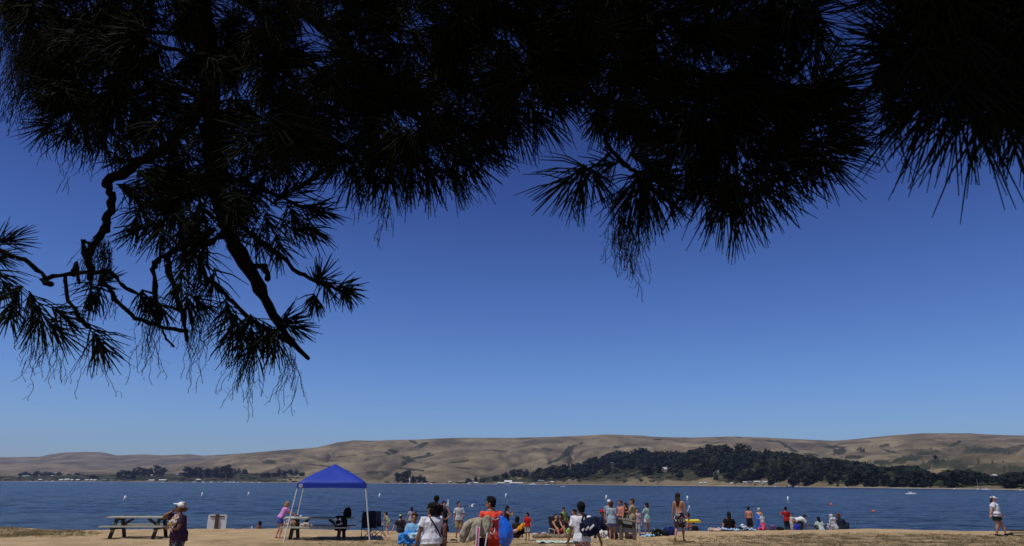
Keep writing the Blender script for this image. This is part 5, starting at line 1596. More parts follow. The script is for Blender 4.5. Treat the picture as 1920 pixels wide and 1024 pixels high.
HOUSES = ((36, 888.6, 6, 2, 'small white shed at the far left above the shore', 2, 0), (52, 889.5, 15, 3, 'long pale barn on the slope at the far left', 0, 0), (100, 892, 4, 2.6, 'tiny white house below the left edge grove', 2, 0), (65, 885.5, 3, 2, 'tiny white roof above the long pale barn', 2, 0),
           (80, 901.5, 8, 4, 'dark-walled boathouse with white roof near the left edge', 2, 2), (119, 902, 9, 5, 'white waterfront house, left one of a row of three', 2, 0), (130, 902, 11, 5.4, 'white waterfront house, middle one of a row of three', 0, 0), (139, 902, 6, 4.4, 'white waterfront house, right one of a row of three', 2, 1),
           (150, 902, 9, 4.6, 'grey and white boat shed right of the waterfront row', 0, 2), (167, 902, 9, 4.2, 'pale waterfront house with two sheds beyond', 0, 1), (175, 902, 6, 4.6, 'narrow white waterfront house', 2, 0), (182, 902.2, 7, 4, 'low white waterfront house at the end of its row', 2, 0),
           (200, 902, 12, 4, 'dark low shed among shoreline trees', 1, 2), (215, 902, 9, 3.6, 'dark small shed right of the low shed', 1, 2), (286, 893, 4, 4, 'small bright white house among trees above the lone picnic table', 2, 0), (288, 902.6, 13, 4.4, 'white long waterfront building above the white-capped woman', 2, 0),
           (309, 902.6, 16, 5, 'grey boathouse above the white-capped woman cap', 0, 2), (341, 894, 18, 5, 'cream house on the bank beneath the dark grove', 1, 1), (353, 892.5, 3, 2, 'tiny white gable beneath the dark grove', 2, 0), (375, 901, 8, 3, 'white flat roofed hut by the moored boats', 2, 0),
           (505, 894, 7, 2.4, 'white house left of the canopy, left of a pair', 2, 0), (513.5, 894.8, 4, 1.8, 'white hut left of the canopy, right of a pair', 2, 0), (844, 904.8, 6, 2.6, 'small pale hut on the shore above the strap wearer', 0, 0), (884, 908.5, 12, 4, 'grey dock shed above the orange tee man', 1, 2),
           (893, 908.5, 8, 3.8, 'pale dock house above the orange tee man', 0, 0), (1014, 904.5, 12, 4, 'dark gabled hut at the foot of the headland', 1, 1), (1035, 905.5, 6, 3.6, 'cream hut with white roof at the foot of the headland', 2, 1),
           (1147, 870, 6, 3, 'pale roof high in the wood above the sport-bag boy, left one', 0, 1), (1153, 872, 5, 6, 'tall white house high in the wood above the sport-bag boy', 2, 0), (1246, 886, 8, 9, 'tall grey-brown house in the clearing of the headland wood', 0, 1),
           (1284, 869, 4, 2.6, 'tiny white house high in the wood above the walker', 2, 0), (1347, 886, 3, 2.4, 'tiny white hut low in the wood right of the walker', 2, 0), (1400, 884, 6, 3, 'pale house low in the wood above the black shorts man', 0, 0), (1383, 885, 4, 2.6, 'little white house left of the pale wood house', 2, 0),
           (1432, 886, 6, 3.6, 'white-roofed house in the wood above the blue towel', 2, 1), (1548, 891, 6, 3, 'pale house in the wood above the ponytailed person', 0, 1), (1575, 893, 6, 3, 'pale cottage in the wood above the orange ball buoy', 0, 1), (1630, 893, 3, 3, 'tiny white house left of the motor boat in the wood', 2, 0), (1643, 893, 3, 3, 'tiny white house above the motor boat in the wood', 2, 0),
           (1762, 903.5, 16, 2.6, 'long pale shed in the wood left of the capped walking woman', 0, 1), (1795, 907, 6, 3.6, 'white gabled house near shore left of the walking woman', 2, 0), (1807, 909.5, 14, 3, 'pale low house near shore left of the walking woman', 0, 0), (1853, 889, 8, 3, 'pale-roofed house on the slope above the walking woman', 2, 1), (1862, 894, 7, 5, 'cream house on the slope above the walking woman', 0, 1),
           (1440 - 45, 909, 8, 3, 'white bait hut on the shore right of the long-haired woman', 2, 0), (1417, 910, 12, 4.4, 'pale waterfront house above the towel wearer', 0, 1), (1432, 911, 10, 4, 'second pale waterfront house above the towel wearer', 0, 0), (1369, 909, 5, 3.2, 'white hut on the far beach above the long-haired woman', 2, 0), (1312, 908.5, 6, 3, 'white hut on the far beach right of the walker', 2, 0), (1320, 908.5, 5, 3, 'smaller white hut on the far beach right of the walker', 2, 0), (1404, 908, 7, 4, 'grey gabled waterfront house above the black shorts man', 1, 2))
CLEAR += [(h_[0], h_[1] + 5, h_[2] * .7 + 2, 8) for h_ in HOUSES if h_[0] > 1090]
wr_ = random.Random(12)
cand = []
tries = 0
while len(cand) < 2600 and tries < 60000:
    tries += 1
    px = wr_.uniform(1000, 2250)
    ys_ = interp(YS, px)
    wf = 60 + .28 * ys_
    Y = ys_ + wr_.uniform(8, wf * 1.05)
    z = terrain(px, Y)
    x = ray(px, 880).x * Y
    qx, qy = pix((x, Y, z))
    if qy > interp(BOT, px) + 2: 
        if wr_.random() > .12 or px < 1400: continue
    if any(((qx - cx) / rx) ** 2 + ((qy - 3 - cy) / ry) ** 2 < 1 for cx, cy, rx, ry in CLEAR): continue
    hm_ = wr_.choice([7, 9, 11, 13, 15, 18, 21]) * wr_.uniform(.85, 1.15) * (.55 + .5 * Y / 1300)
    gap = qy - interp(TOP, px)
    hp = hm_ / Y * 1400
    if hp > gap + wr_.uniform(-3, 4.5): hm_ = max(2.0, gap / 1400 * Y)
    if gap < 2: continue
    if px < 1095 and wr_.random() < .5: continue
    if qy > interp(BOT, px) - 6 and wr_.random() < .35: continue
    if fb(x * .012, Y * .012, 17) > .32: continue
    cand.append((x, Y, z - .3, hm_, px))
    if len(cand) >= 1500 and px < 2000 and False: break
vs_, fs_ = [], []
vs2, fs2 = [], []
n0 = [0, 0]
small = {}
for kd in ('round', 'tall', 'cone', 'low'):
    for q in range(3): small[kd, q] = crown_arrays(kd, 80, 70 + q, 1.6)
for i, (x, Y, z, h_, px) in enumerate(cand):
    kd = wr_.choice(['round', 'tall', 'tall', 'cone', 'round'] if h_ > 5 else ['low', 'round'])
    v, f_ = small[kd, wr_.randrange(3)]
    a = wr_.uniform(0, 6.28)
    wd = wr_.uniform(.8, 1.35) * (1.25 if kd in ('tall', 'cone') else 1)
    c_, s_ = math.cos(a), math.sin(a)
    M_ = np.array([[c_ * wd * h_, -s_ * wd * h_, 0], [s_ * wd * h_, c_ * wd * h_, 0], [0, 0, h_]])
    V_ = v @ M_.T + np.array([x, Y, z])
    k = 1 if (fb(x * .008, Y * .008, 9) + wr_.gauss(0, .15) > .2) else 0
    (vs2 if k else vs_).append(V_); (fs2 if k else fs_).append(f_ + n0[k]); n0[k] += len(v)
wo = np_mesh('woodland', np.vstack(vs_), np.vstack(fs_), M_TREE[2])
tag(wo, 'dense dark evergreen wood covering the headland across the bay', 'wood', kind='stuff')
wo2 = np_mesh('woodland', np.vstack(vs2), np.vstack(fs2), M_TREE[1])
tag(wo2, 'lighter olive trees mixed through the headland wood', 'wood', kind='stuff')
# low scrub along the far banks
sc_v, sc_f, n0_ = [], [], 0
for i in range(2000):
    px = wr_.uniform(-60, 1980)
    if 560 < px < 860 and wr_.random() < .85: continue
    if px < 200 and wr_.random() < .3: continue
    ys_ = interp(YS, px)
    Y = ys_ + wr_.uniform(12, 60 + .16 * ys_)
    x = ray(px, 880).x * Y
    if fb(x * .01, Y * .01, 21) < -.08: continue
    z = terrain(px, Y)
    h_ = wr_.uniform(1.5, 4.5) * (.5 + .5 * Y / 1300)
    v, f_ = small['low', wr_.randrange(3)]
    v, f_ = v[:200], f_[:150]
    sc_v.append(v * np.array([h_ * 1.8, h_ * 1.8, h_]) + np.array([x, Y, z - .4])); sc_f.append(f_ + n0_); n0_ += len(v)
tag(np_mesh('scrub', np.vstack(sc_v), np.vstack(sc_f), mat('scrub_green', (.05, .058, .030), .95, .45, .05, spec=.05)), 'low grey-green scrub along the far banks', 'scrub', kind='stuff')

# --- houses
M_ROOF = [mat('roof_pale', (.50, .50, .50), .7, .1, .5), mat('roof_grey', (.16, .16, .17), .8, .15, .5), mat('roof_white', (.55, .55, .55), .6, .08, .5)]
M_WALL = [mat('wall_white', (.46, .45, .43), .8, .08, .5), mat('wall_cream', (.38, .33, .26), .8, .1, .5), mat('wall_grey', (.22, .22, .23), .8, .1, .5)]
M_WIN = mat('window_dark', (.03, .035, .045), .2, .1, 1, 0, .5)


def house(px, py, wpx, hpx, label, rf=0, wl=0, rot=0, cat='house', flat=False):
    ys_ = interp(YS, px)
    for k in range(60):
        Y = ys_ + 3 + k * 10
        z = terrain(px, Y)
        if pix((ray(px, 880).x * Y, Y, z))[1] <= py + .4: break
    sc_ = Y / 1400
    w_, h_, d_ = wpx * sc_ * (.85 if px < 320 else 1), hpx * sc_ * (.75 if px < 320 else 1), max(5, wpx * sc_ * .6)
    r = empty(cat.replace(' ', '_'), (ray(px, 880).x * Y, Y, z), R(rot), label, cat, 'buildings on the far shore')
    bm = bmesh.new(); box(bm, (0, 0, h_ * .28 - .5), (w_, d_, h_ * .56 + 1)); obj('wall', bm, M_WALL[wl], r)
    bm = bmesh.new()
    hw, hd_ = w_ * .54, d_ * .56
    z0_, z1_ = h_ * .56 + .02, h_
    if flat: z1_ = h_ * .7
    p = [bm.verts.new(q) for q in ((-hw, -hd_, z0_), (hw, -hd_, z0_), (hw, hd_, z0_), (-hw, hd_, z0_), (-hw, 0, z1_), (hw, 0, z1_))]
    for f_ in ((0, 1, 5, 4), (2, 3, 4, 5), (1, 2, 5), (3, 0, 4), (3, 2, 1, 0)): bm.faces.new([p[i] for i in f_])
    obj('roof', bm, M_ROOF[rf], r)
    nwin = max(2, int(w_ / 4))
    for i in range(nwin):
        bm = bmesh.new(); box(bm, ((i + .5) / nwin * w_ - w_ / 2, -d_ / 2 - .03, h_ * .3), (w_ / nwin * .4, .06, h_ * .2)); obj('window', bm, M_WIN, r)
    return r


for a_ in HOUSES:
    house(*a_)
b_ = house(953, 909, 14, 7.5, 'two-storey white building on the boatyard quay', 2, 0, cat='boatyard building')
house(942, 909, 18, 3.6, 'long white boatyard shed left of the two-storey building', 2, 0, cat='boatyard building')
house(968, 909.6, 24, 3.8, 'long low white boatyard shed right of the two-storey building', 2, 0, cat='boatyard building')

# --- boats
M_HULL = [mat('hull_white', (.8, .8, .8), .4, .05, .5, 0, .5), mat('hull_dark', (.035, .04, .06), .4, .1, .5, 0, .5), mat('hull_blue', (.08, .14, .25), .4, .1, .5, 0, .5)]


def boat(px, py, wpx, label, mast=0, hull=0, cabin=True, rot=0, name=None, sailc=False, Y=None):
    if Y is None:
        e_ = ray(px, py)
        Y = interp(YS, px) - 6 - 10 * ((px * 7) % 3)
    sc_ = Y / 1400
    L_ = wpx * sc_
    nm = name or ('sailboat' if mast else 'motor_boat')
    r = empty(nm, (ray(px, 905).x * Y, Y, WZ), R(rot), label, nm.replace('_', ' '), 'boats moored off the far shore')
    bm = bmesh.new()
    prof = [(-.5, .16, .085), (-.25, .19, .085), (.05, .19, .09), (.3, .13, .11), (.48, .02, .14)]
    rings = []
    for (t, w_, h_) in prof:
        rings.append([bm.verts.new((t * L_, -w_ * L_ * .75, h_ * L_)), bm.verts.new((t * L_ * .95, -w_ * L_ * .78, -.03 * L_)), bm.verts.new((t * L_ * .95, w_ * L_ * .78, -.03 * L_)), bm.verts.new((t * L_, w_ * L_ * .75, h_ * L_))])
    for a_, b_ in zip(rings, rings[1:]):
        for k in range(4): bm.faces.new((a_[k], b_[k], b_[(k + 1) % 4], a_[(k + 1) % 4]))
    bm.faces.new(rings[0]); bm.faces.new(list(reversed(rings[-1])))
    bmesh.ops.recalc_face_normals(bm, faces=bm.faces)
    hl = obj('hull', bm, M_HULL[hull], r)
    if cabin:
        bm = bmesh.new()
        box(bm, (-.04 * L_, 0, .15 * L_), (.36 * L_, .2 * L_, .13 * L_), None, .85)
        cb = obj('cabin', bm, M_HULL[0], r)
        bm = bmesh.new(); box(bm, (.0 * L_, 0, .165 * L_), (.37 * L_, .205 * L_, .035 * L_)); obj('window', bm, M_WIN, cb)
    if mast:
        mh = mast * sc_
        w_ = .16 * sc_
        bm = bmesh.new(); loft(bm, [(0.04 * L_, 0, .08 * L_), (0.04 * L_, 0, mh)], [w_, w_ * .7], None, 6); ms = obj('mast', bm, M_STEEL, r)
        bm = bmesh.new(); loft(bm, [(0.04 * L_, 0, .28 * L_), (-.42 * L_, 0, .27 * L_)], [w_ * 1.3, w_], None, 6); obj('boom', bm, M_STEEL, ms)
    return r


BO = [(57, 8, 0), (68, 7, 0), (87, 8, 0), (98, 9, 0), (105, 4, 0), (154, 5, 0), (190, 4, 0), (305, 6, 0), (341, 7, 0), (364, 8, 0), (382, 9, 9), (396, 9, 0), (412, 7, 8), (422, 8, 16), (432, 11, 0), (438, 9, 9), (447, 11, 0), (460, 5, 0), (473, 6, 0), (487, 8, 0),
      (738, 6, 0), (786, 6, 0), (798, 9, 0), (809, 8, 0), (834, 6, 0), (879, 10, 0), (904, 5, 9)]
cn_ = {}
for i, (px, w_, ms) in enumerate(BO):
    z_ = 'left of the lone picnic table' if px < 200 else 'between lone picnic table and canopy' if px < 500 else 'right of the canopy'
    k_ = (z_, bool(ms)); cn_[k_] = cn_.get(k_, 0) + 1
    boat(px, 903, w_, '%s moored %s, %s from left' % ('white sailboat' if ms else 'small white motor boat', z_, ORD[cn_[k_] - 1]), ms, 0, True, (i * 37) % 50 - 25 + (180 if i % 2 else 0))
boat(930, 907, 8, 'white launch at the left end of the boatyard quay', 0, 0, True, 0)
boat(999, 908, 16, 'larger white motor boat right of the boatyard', 0, 0, True, 180)
boat(1028, 909, 15, 'long low white barge at the foot of the headland', 0, 0, False, 0)
boat(1453, 912, 7, 'white sailboat above the man in the red tee', 15, 0, True, 10)
boat(1481, 912, 16, 'dark cabin boat with pale deck above the man in the red tee', 0, 1, True, 0)
boat(1494, 912, 7, 'white sailboat right of the dark cabin boat', 8, 0, True, 0)
boat(1585, 914, 6, 'tiny white boat off the far beach above the hooded child', 4, 0, True, 0)
boat(1789, 917, 10, 'white cabin boat on the far beach left of the walking woman', 0, 0, True, 20)
boat(1832, 919, 9, 'tall-masted white sailboat by the walking woman cap', 20, 0, True, 30)
boat(1846, 919, 17, 'white motor yacht beside the tall-masted sailboat', 0, 0, True, 180)
boat(1912, 920, 8, 'small white boat at the right edge of the far shore', 0, 0, True, 0)
boat(1056, 912, 12, 'open white speedboat crossing the middle of the bay', 0, 0, False, 10, Y=640)
boat(1705, 925, 19, 'white motor boat with dark awning nearer the beach than the rest', 0, 0, True, -25, Y=258)
o_ = [o for o in bpy.data.objects if o.get('label', '').startswith('white motor boat with dark awning')][0]
sc_ = 258 / 1400
bm = bmesh.new(); box(bm, (-.3, 0, .36 * 14 * sc_), (1.2, .7, .06))
for q in (-.5, .2):
    for w_ in (-.3, .3): box(bm, (-.0 + q - .2, w_, .26 * 14 * sc_), (.04, .04, .2 * 14 * sc_))
obj('awning', bm, mat('awning_dark', (.03, .03, .04), .8), o_)
boat(320, 907, 8, 'dark small fishing boat alone beyond the white-capped woman', 0, 1, True, 0, Y=900)
# tall white channel marker tower
Y = interp(YS, 768) - 10
sc_ = Y / 1400
r = empty('channel_marker', (ray(768, 905).x * Y, Y, WZ), 0, 'tall white channel marker pillar in front of the grove right of the canopy', 'channel marker')
bm = bmesh.new(); loft(bm, [(0, 0, -1), (0, 0, 10.5 * sc_)], [.9 * sc_, .7 * sc_], None, 10, rnd_end=False); obj('pillar', bm, M_HULL[0], r, True)
bm = bmesh.new(); box(bm, (0, 0, .4 * sc_), (6 * sc_, 4 * sc_, 1.2 * sc_)); obj('base', bm, M_HULL[0], r)
# ------------------------------------------------------------------ the overhanging pines (in the foreground shade)
pr = np.random.default_rng(5)
M_NEED = mat('pine_needles', (.008, .011, .005), .85, .3, 3, spec=.08)  # needles, bark and lichen near black: the boughs' shade is put into the colour
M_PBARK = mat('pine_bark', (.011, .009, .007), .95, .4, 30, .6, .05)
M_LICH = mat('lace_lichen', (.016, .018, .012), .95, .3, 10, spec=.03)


def unit(a):
    return a / np.maximum(np.linalg.norm(a, axis=-1, keepdims=True), 1e-9)


DEN = .62


class Needles:
    def __init__(s): s.v = []; s.f = []; s.n = 0

    def tuft(s, c, d, L, n=90, w=.0019, spread=1.0, shoot=.5):
        """needles round a short shoot ending at c+d*shoot*L, swept along d"""
        d = unit(np.array(d, float))
        t = np.cross(d, [0.31, 0.2, .93]); t = unit(t); b = np.cross(d, t)
        u = pr.random(n)
        phi = pr.random(n) * 6.283
        th = np.radians(pr.normal(56, 14, n) - 30 * u) * spread
        dirs = np.cos(th)[:, None] * d + np.sin(th)[:, None] * (np.cos(phi)[:, None] * t + np.sin(phi)[:, None] * b)
        base = np.array(c) + d * (u[:, None] - .5) * shoot * L
        ln = L * pr.uniform(.72, 1.06, n)
        bend = unit(dirs + .22 * d + np.array([0, 0, -.12]) + pr.normal(0, .05, (n, 3)))
        mid = base + dirs * ln[:, None] * .5
        tip = mid + bend * ln[:, None] * .5
        sd_ = unit(np.cross(dirs, pr.normal(0, 1, (n, 3))))
        s2 = unit(np.cross(dirs, sd_))
        vs = []
        for p, ww in ((base, w), (mid, w), (tip, w * .45)):
            for k in range(3):
                a = 2.094 * k
                vs.append(p + (math.cos(a) * sd_ + math.sin(a) * s2) * ww * .55)
        vs = np.stack(vs, 1).reshape(-1, 3)
        q = []
        for r_ in (0, 1):
            for k in range(3): q.append((r_ * 3 + k, r_ * 3 + (k + 1) % 3, r_ * 3 + 3 + (k + 1) % 3, r_ * 3 + 3 + k))
        f_ = (np.arange(n)[:, None, None] * 9 + np.array(q)[None]).reshape(-1, 4) + s.n
        s.v.append(vs); s.f.append(f_); s.n += len(vs)

    def build(s, name, m, parent):
        if not s.v: return
        o = np_mesh(name, np.vstack(s.v) - np.array(parent.location), np.vstack(s.f), m, parent)
        return o


class Strands(Needles):
    def strand(s, p, length, w=.0008, sway=.35, step=.011):
        n = max(4, int(length / step))
        d = np.array([pr.normal(0, .25), pr.normal(0, .2), -1.0])
        pts = [np.array(p, float)]
        for i in range(n):
            d = unit(d * .72 + np.array([pr.normal(0, sway), pr.normal(0, sway), -.36]))
            pts.append(pts[-1] + d * step)
        s.path(pts, w)
        for i in range(2, n, 3):
            if pr.random() < .75:
                q = [pts[i]]; e = pr.normal(0, 1, 3) * np.array([1, 1, .5])
                for k in range(int(pr.integers(2, 5))):
                    e = unit(e + pr.normal(0, .8, 3)); q.append(q[-1] + e * step * .7)
                s.path(q, w * .8)

    def path(s, pts, w):
        pts = np.array(pts)
        k = len(pts)
        o = np.array([[1, 0, 0], [-.5, .8, 0], [-.5, -.8, 0]]) * w * .6
        vs = (pts[:, None, :] + o[None]).reshape(-1, 3)
        f_ = []
        for i in range(k - 1):
            for j in range(3): f_.append((i * 3 + j, i * 3 + (j + 1) % 3, i * 3 + 3 + (j + 1) % 3, i * 3 + 3 + j))
        s.v.append(vs); s.f.append(np.array(f_) + s.n); s.n += len(vs)


def W(px, py, Y): return np.array(at(px, py, Y))


AX_R, AX_U, AX_F = np.array([1., 0, 0]), np.array([0, -math.sin(PITCH), math.cos(PITCH)]), np.array([0, math.cos(PITCH), math.sin(PITCH)])


def adir(deg, dz=0.0):
    a = math.radians(deg)
    return AX_R * math.cos(a) + AX_U * math.sin(a) + AX_F * dz


def branch(bm, pts, Y0, Y1, r0, r1, kn=.10):
    """pts in photo pixels; radii in pixels"""
    P_, n = [], len(pts)
    # resample with slight gnarl
    for i in range(n - 1):
        for k in range(4):
            t = (i + k / 4) / (n - 1)
            a, b_ = pts[i], pts[i + 1]
            P_.append((a[0] + (b_[0] - a[0]) * k / 4, a[1] + (b_[1] - a[1]) * k / 4, t))
    P_.append((pts[-1][0], pts[-1][1], 1))
    out, rad = [], []
    for i, (x, y, t) in enumerate(P_):
        Y = Y0 + (Y1 - Y0) * t
        r_ = (r0 + (r1 - r0) * t)
        j = kn * min(r_, 10) * (2.4 if r0 < 20 else .9)
        out.append(V(W(x + pr.normal(0, j), y + pr.normal(0, j), Y)))
        rad.append(max(.4, r_ * .9 * (1 + pr.normal(0, .16))) * Y / FPX)
    loft(bm, out, rad, None, 8)


def make_pine(label, trunk_xy, seed):
    return empty('pine_tree', (trunk_xy[0], trunk_xy[1], 0), 0, label, 'pine tree', 'pines overhanging the camera')


pine1 = make_pine('shaded pine whose lichen-hung boughs fill the top left and centre', (-2.6, -2.2), 1)
pine2 = make_pine('nearer pine whose large blurred needle tufts hang at the top right corner', (2.9, -1.6), 2)


def root_pt(p, tree): return V(p) - V(tree.location)


def bough(tree, branches, tufts, lich, Yr):
    b_ = empty('bough', tuple(tree.location)); b_.location = (0, 0, 0); b_.parent = tree
    bm = bmesh.new()
    for (pts, Y0, Y1, r0, r1) in branches: branch(bm, pts, Y0, Y1, r0, r1)
    bmesh.ops.translate(bm, verts=bm.verts, vec=-V(tree.location))
    o = obj('branch', bm, M_PBARK, b_, True)
    N_ = Needles(); N_.v = []
    for t in tufts:
        x, y, L, a = t[:4]
        Y = t[4] if len(t) > 4 else pr.uniform(*Yr)
        n = t[5] if len(t) > 5 else 80
        sp = t[6] if len(t) > 6 else 1.0
        N_.tuft(W(x, y, Y), adir(a + pr.normal(0, 6), pr.normal(0, .3)), L * 1.18 * Y / FPX / .95, int(n * DEN), .0021 + .0008 * Y, sp)
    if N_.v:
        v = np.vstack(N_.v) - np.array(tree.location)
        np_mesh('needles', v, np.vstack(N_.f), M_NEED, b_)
    if lich:
        for (x, y, w_, ln, n) in lich:
            S_ = Strands()
            for k in range(int(n * 1.25)):
                Y = pr.uniform(*Yr)
                S_.strand(W(x + float(np.clip(pr.normal(0, w_), -1.4 * w_, 1.4 * w_)), y + pr.uniform(-10, 10), Y), ln * 1.15 * Y / FPX * pr.uniform(.35, 1.0), .0013, .30)
            v = np.vstack(S_.v) - np.array(tree.location)
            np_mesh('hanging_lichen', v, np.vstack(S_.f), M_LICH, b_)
    return b_


# --- bough 1: the thick limb and hanging sprays at left
br1 = [([(330, -260), (352, -120), (372, 0), (392, 150), (400, 300), (412, 390), (440, 460), (480, 525), (512, 590), (545, 640), (577, 672)], 1.75, 1.95, 34, 4),
       ([(395, 170), (340, 250), (300, 283), (262, 305), (225, 327), (196, 344)], 1.8, 1.75, 16, 9),
       ([(196, 344), (212, 362), (206, 402), (196, 430), (178, 455), (166, 485), (172, 520)], 1.75, 1.75, 9, 8), ([(166, 485), (154, 448), (170, 458)], 1.75, 1.75, 7, 3), ([(178, 455), (200, 420), (206, 400)], 1.74, 1.74, 4, 3),
       ([(-40, 462), (20, 477), (55, 490), (85, 520)], 1.7, 1.75, 5, 5), ([(95, 532), (75, 525), (110, 516), (150, 513), (205, 508), (230, 535), (258, 552)], 1.75, 1.75, 6, 3),
       ([(122, 520), (125, 555), (145, 590), (165, 612)], 1.75, 1.75, 4, 5), ([(190, 520), (215, 560), (255, 597), (300, 612), (352, 622)], 1.75, 1.8, 5, 4), ([(300, 612), (312, 635), (326, 650)], 1.8, 1.8, 3, 2), ([(135, 515), (142, 495), (150, 530)], 1.75, 1.75, 6, 3),
       ([(400, 430), (352, 460), (300, 485), (287, 505), (292, 560), (300, 598)], 1.8, 1.8, 9, 4), ([(312, 480), (325, 535), (342, 590), (350, 640)], 1.8, 1.8, 7, 4), ([(420, 440), (390, 455), (355, 470), (340, 500)], 1.8, 1.8, 7, 5),
       ([(425, 400), (470, 440), (520, 475), (560, 512), (600, 530), (640, 545)], 1.85, 1.85, 6, 3), ([(500, 520), (497, 498), (478, 500)], 1.9, 1.9, 6, 6), ([(540, 640), (470, 600), (430, 560), (400, 530)], 1.9, 1.9, 6, 4), ([(400, 300), (430, 330), (480, 350), (530, 372), (570, 390)], 1.85, 1.85, 8, 3),
       ([(395, 120), (330, 95), (250, 70), (150, 40), (60, 30)], 1.85, 1.8, 9, 4), ([(392, 70), (300, 62), (235, 55)], 1.9, 1.9, 6, 4), ([(390, 180), (300, 160), (200, 190), (130, 230)], 1.8, 1.8, 8, 4)]
tf1 = [(5, 455, 60, 20), (-10, 480, 60, -10), (0, 520, 70, -60), (35, 548, 62, -120), (60, 560, 70, -70), (75, 590, 75, -80), (98, 610, 70, -60), (110, 585, 60, -40), (20, 580, 60, -100), (175, 622, 75, -75), (182, 640, 66, -60), (170, 540, 60, -70), (185, 545, 55, -120), (190, 530, 40, 40),
       (268, 555, 48, -60), (280, 565, 45, -110), (303, 578, 45, -60), (350, 560, 55, -80), (372, 565, 50, -50), (340, 520, 60, -95), (425, 575, 60, -95), (440, 600, 70, -100), (455, 620, 66, -110), (470, 605, 60, -80), (500, 615, 60, -60), (530, 605, 50, 20), (520, 630, 60, -90), (480, 640, 60, -95), (545, 612, 46, -10),
       (600, 525, 46, 70), (610, 533, 42, -60), (640, 540, 46, -10), (650, 545, 40, -70), (590, 560, 36, -100), (560, 385, 62, -20), (545, 395, 66, -60), (520, 375, 62, 30), (500, 410, 66, -80), (540, 425, 62, -30), (575, 420, 55, -50), (480, 440, 66, -70), (520, 455, 60, -60), (590, 395, 52, 0), (560, 350, 60, 30),
       (470, 350, 66, -60), (440, 395, 60, -10), (262, 400, 60, -110), (280, 420, 66, -150), (300, 440, 60, -100), (250, 365, 55, -60), (270, 330, 62, -40), (320, 400, 72, -110), (340, 440, 72, -80), (365, 420, 70, -90), (300, 380, 66, -60), (380, 490, 66, -100), (400, 520, 66, -90), (360, 480, 62, -120), (230, 350, 45, -20), (240, 300, 45, 170),
       (95, 235, 60, -150), (130, 240, 60, -120), (160, 245, 66, -100), (190, 250, 66, -80), (215, 260, 66, -70), (245, 245, 66, -60), (110, 210, 55, 170), (140, 205, 60, 150), (270, 240, 70, -90)]
tf1 = [((t[0], t[1], t[2] * (.82 if t[0] < 240 and t[1] > 430 else .93), t[3], pr.uniform(1.7, 1.95), 54) if len(t) == 4 else t) for t in tf1]
for k in range(350):       # filled interior of the bough
    x = pr.uniform(-20, 560)
    top_ = -130
    env = interp([(-20, 30), (60, 60), (90, 150), (140, 205), (200, 225), (250, 250), (290, 330), (330, 430), (380, 470), (420, 440), (460, 360), (520, 320), (560, 300)], x)
    if x < 80 and pr.random() < .85: continue
    tf1.append((x, pr.uniform(top_, env), pr.uniform(52, 76), pr.uniform(-170, 0), pr.uniform(1.65, 2.2), 62))
li1 = [(70, 60, 14, 240, 90), (92, 40, 12, 260, 70), (15, 0, 22, 190, 80), (40, 10, 18, 200, 50), (45, 90, 10, 180, 26), (105, 180, 14, 150, 26), (140, 250, 12, 110, 10), (125, 330, 5, 70, 3), (180, 270, 12, 80, 10), (325, 25, 10, 60, 16), (345, 55, 8, 50, 12),
       (185, 455, 14, 100, 46), (200, 470, 8, 80, 22), (90, 640, 22, 100, 18), (70, 610, 20, 70, 16), (285, 590, 8, 140, 12), (295, 600, 6, 110, 8), (175, 650, 14, 90, 8), (385, 590, 7, 150, 12), (365, 590, 12, 80, 14), (470, 640, 8, 130, 16), (455, 640, 7, 110, 14), (477, 660, 4, 140, 6), (545, 660, 6, 120, 10), (550, 670, 3, 110, 5), (430, 620, 14, 70, 16), (585, 560, 8, 60, 10),
       (215, 560, 10, 50, 8), (355, 620, 12, 50, 6)]
bough(pine1, br1, tf1, li1, (1.7, 1.95))

# --- bough 2: the dense centre
br2 = [([(340, -160), (480, -60), (600, 40), (700, 140), (780, 220)], 1.75, 1.5, 26, 7), ([(620, 60), (560, 20), (520, -40)], 1.6, 1.6, 8, 6), ([(700, -140), (840, -30), (960, 30), (1040, 85), (1080, 130), (1100, 175)], 1.7, 1.4, 20, 7), ([(960, 30), (1060, 40), (1200, 60), (1300, 110)], 1.5, 1.4, 9, 5)]
tf2 = [(640, 300, 62, -120), (665, 310, 70, -100), (700, 310, 72, -90), (730, 315, 75, -85), (765, 312, 78, -80), (800, 305, 82, -75), (835, 300, 82, -60), (865, 290, 82, -55), (890, 275, 78, -30), (620, 285, 60, -150), (905, 240, 80, -60), (935, 225, 84, -80), (965, 215, 84, -75), (1000, 205, 84, -55), (1030, 180, 80, -40), (1060, 160, 75, -30), (850, 250, 85, -70), (780, 270, 85, -80), (700, 270, 80, -100),
       (660, 110, 66, 160), (650, 130, 66, 200), (610, 60, 70, 110)]
for k in range(290):
    x = pr.uniform(480, 1120)
    env = interp([(480, 280), (560, 270), (620, 280), (700, 290), (820, 280), (880, 250), (940, 200), (1020, 160), (1120, 120)], x)
    y = pr.uniform(-140, env)
    if 555 < x < 650 and y < 110 and pr.random() < .65: continue
    tf2.append((x, y, pr.uniform(60, 86), pr.uniform(-165, 0), pr.uniform(1.35, 1.9), 66))
li2 = [(680, 350, 8, 80, 10), (700, 360, 8, 60, 8), (725, 380, 4, 100, 8), (875, 320, 3, 90, 8), (760, 330, 20, 60, 14), (560, 20, 10, 80, 16)]
bough(pine1, br2, tf2, li2, (1.4, 1.6))

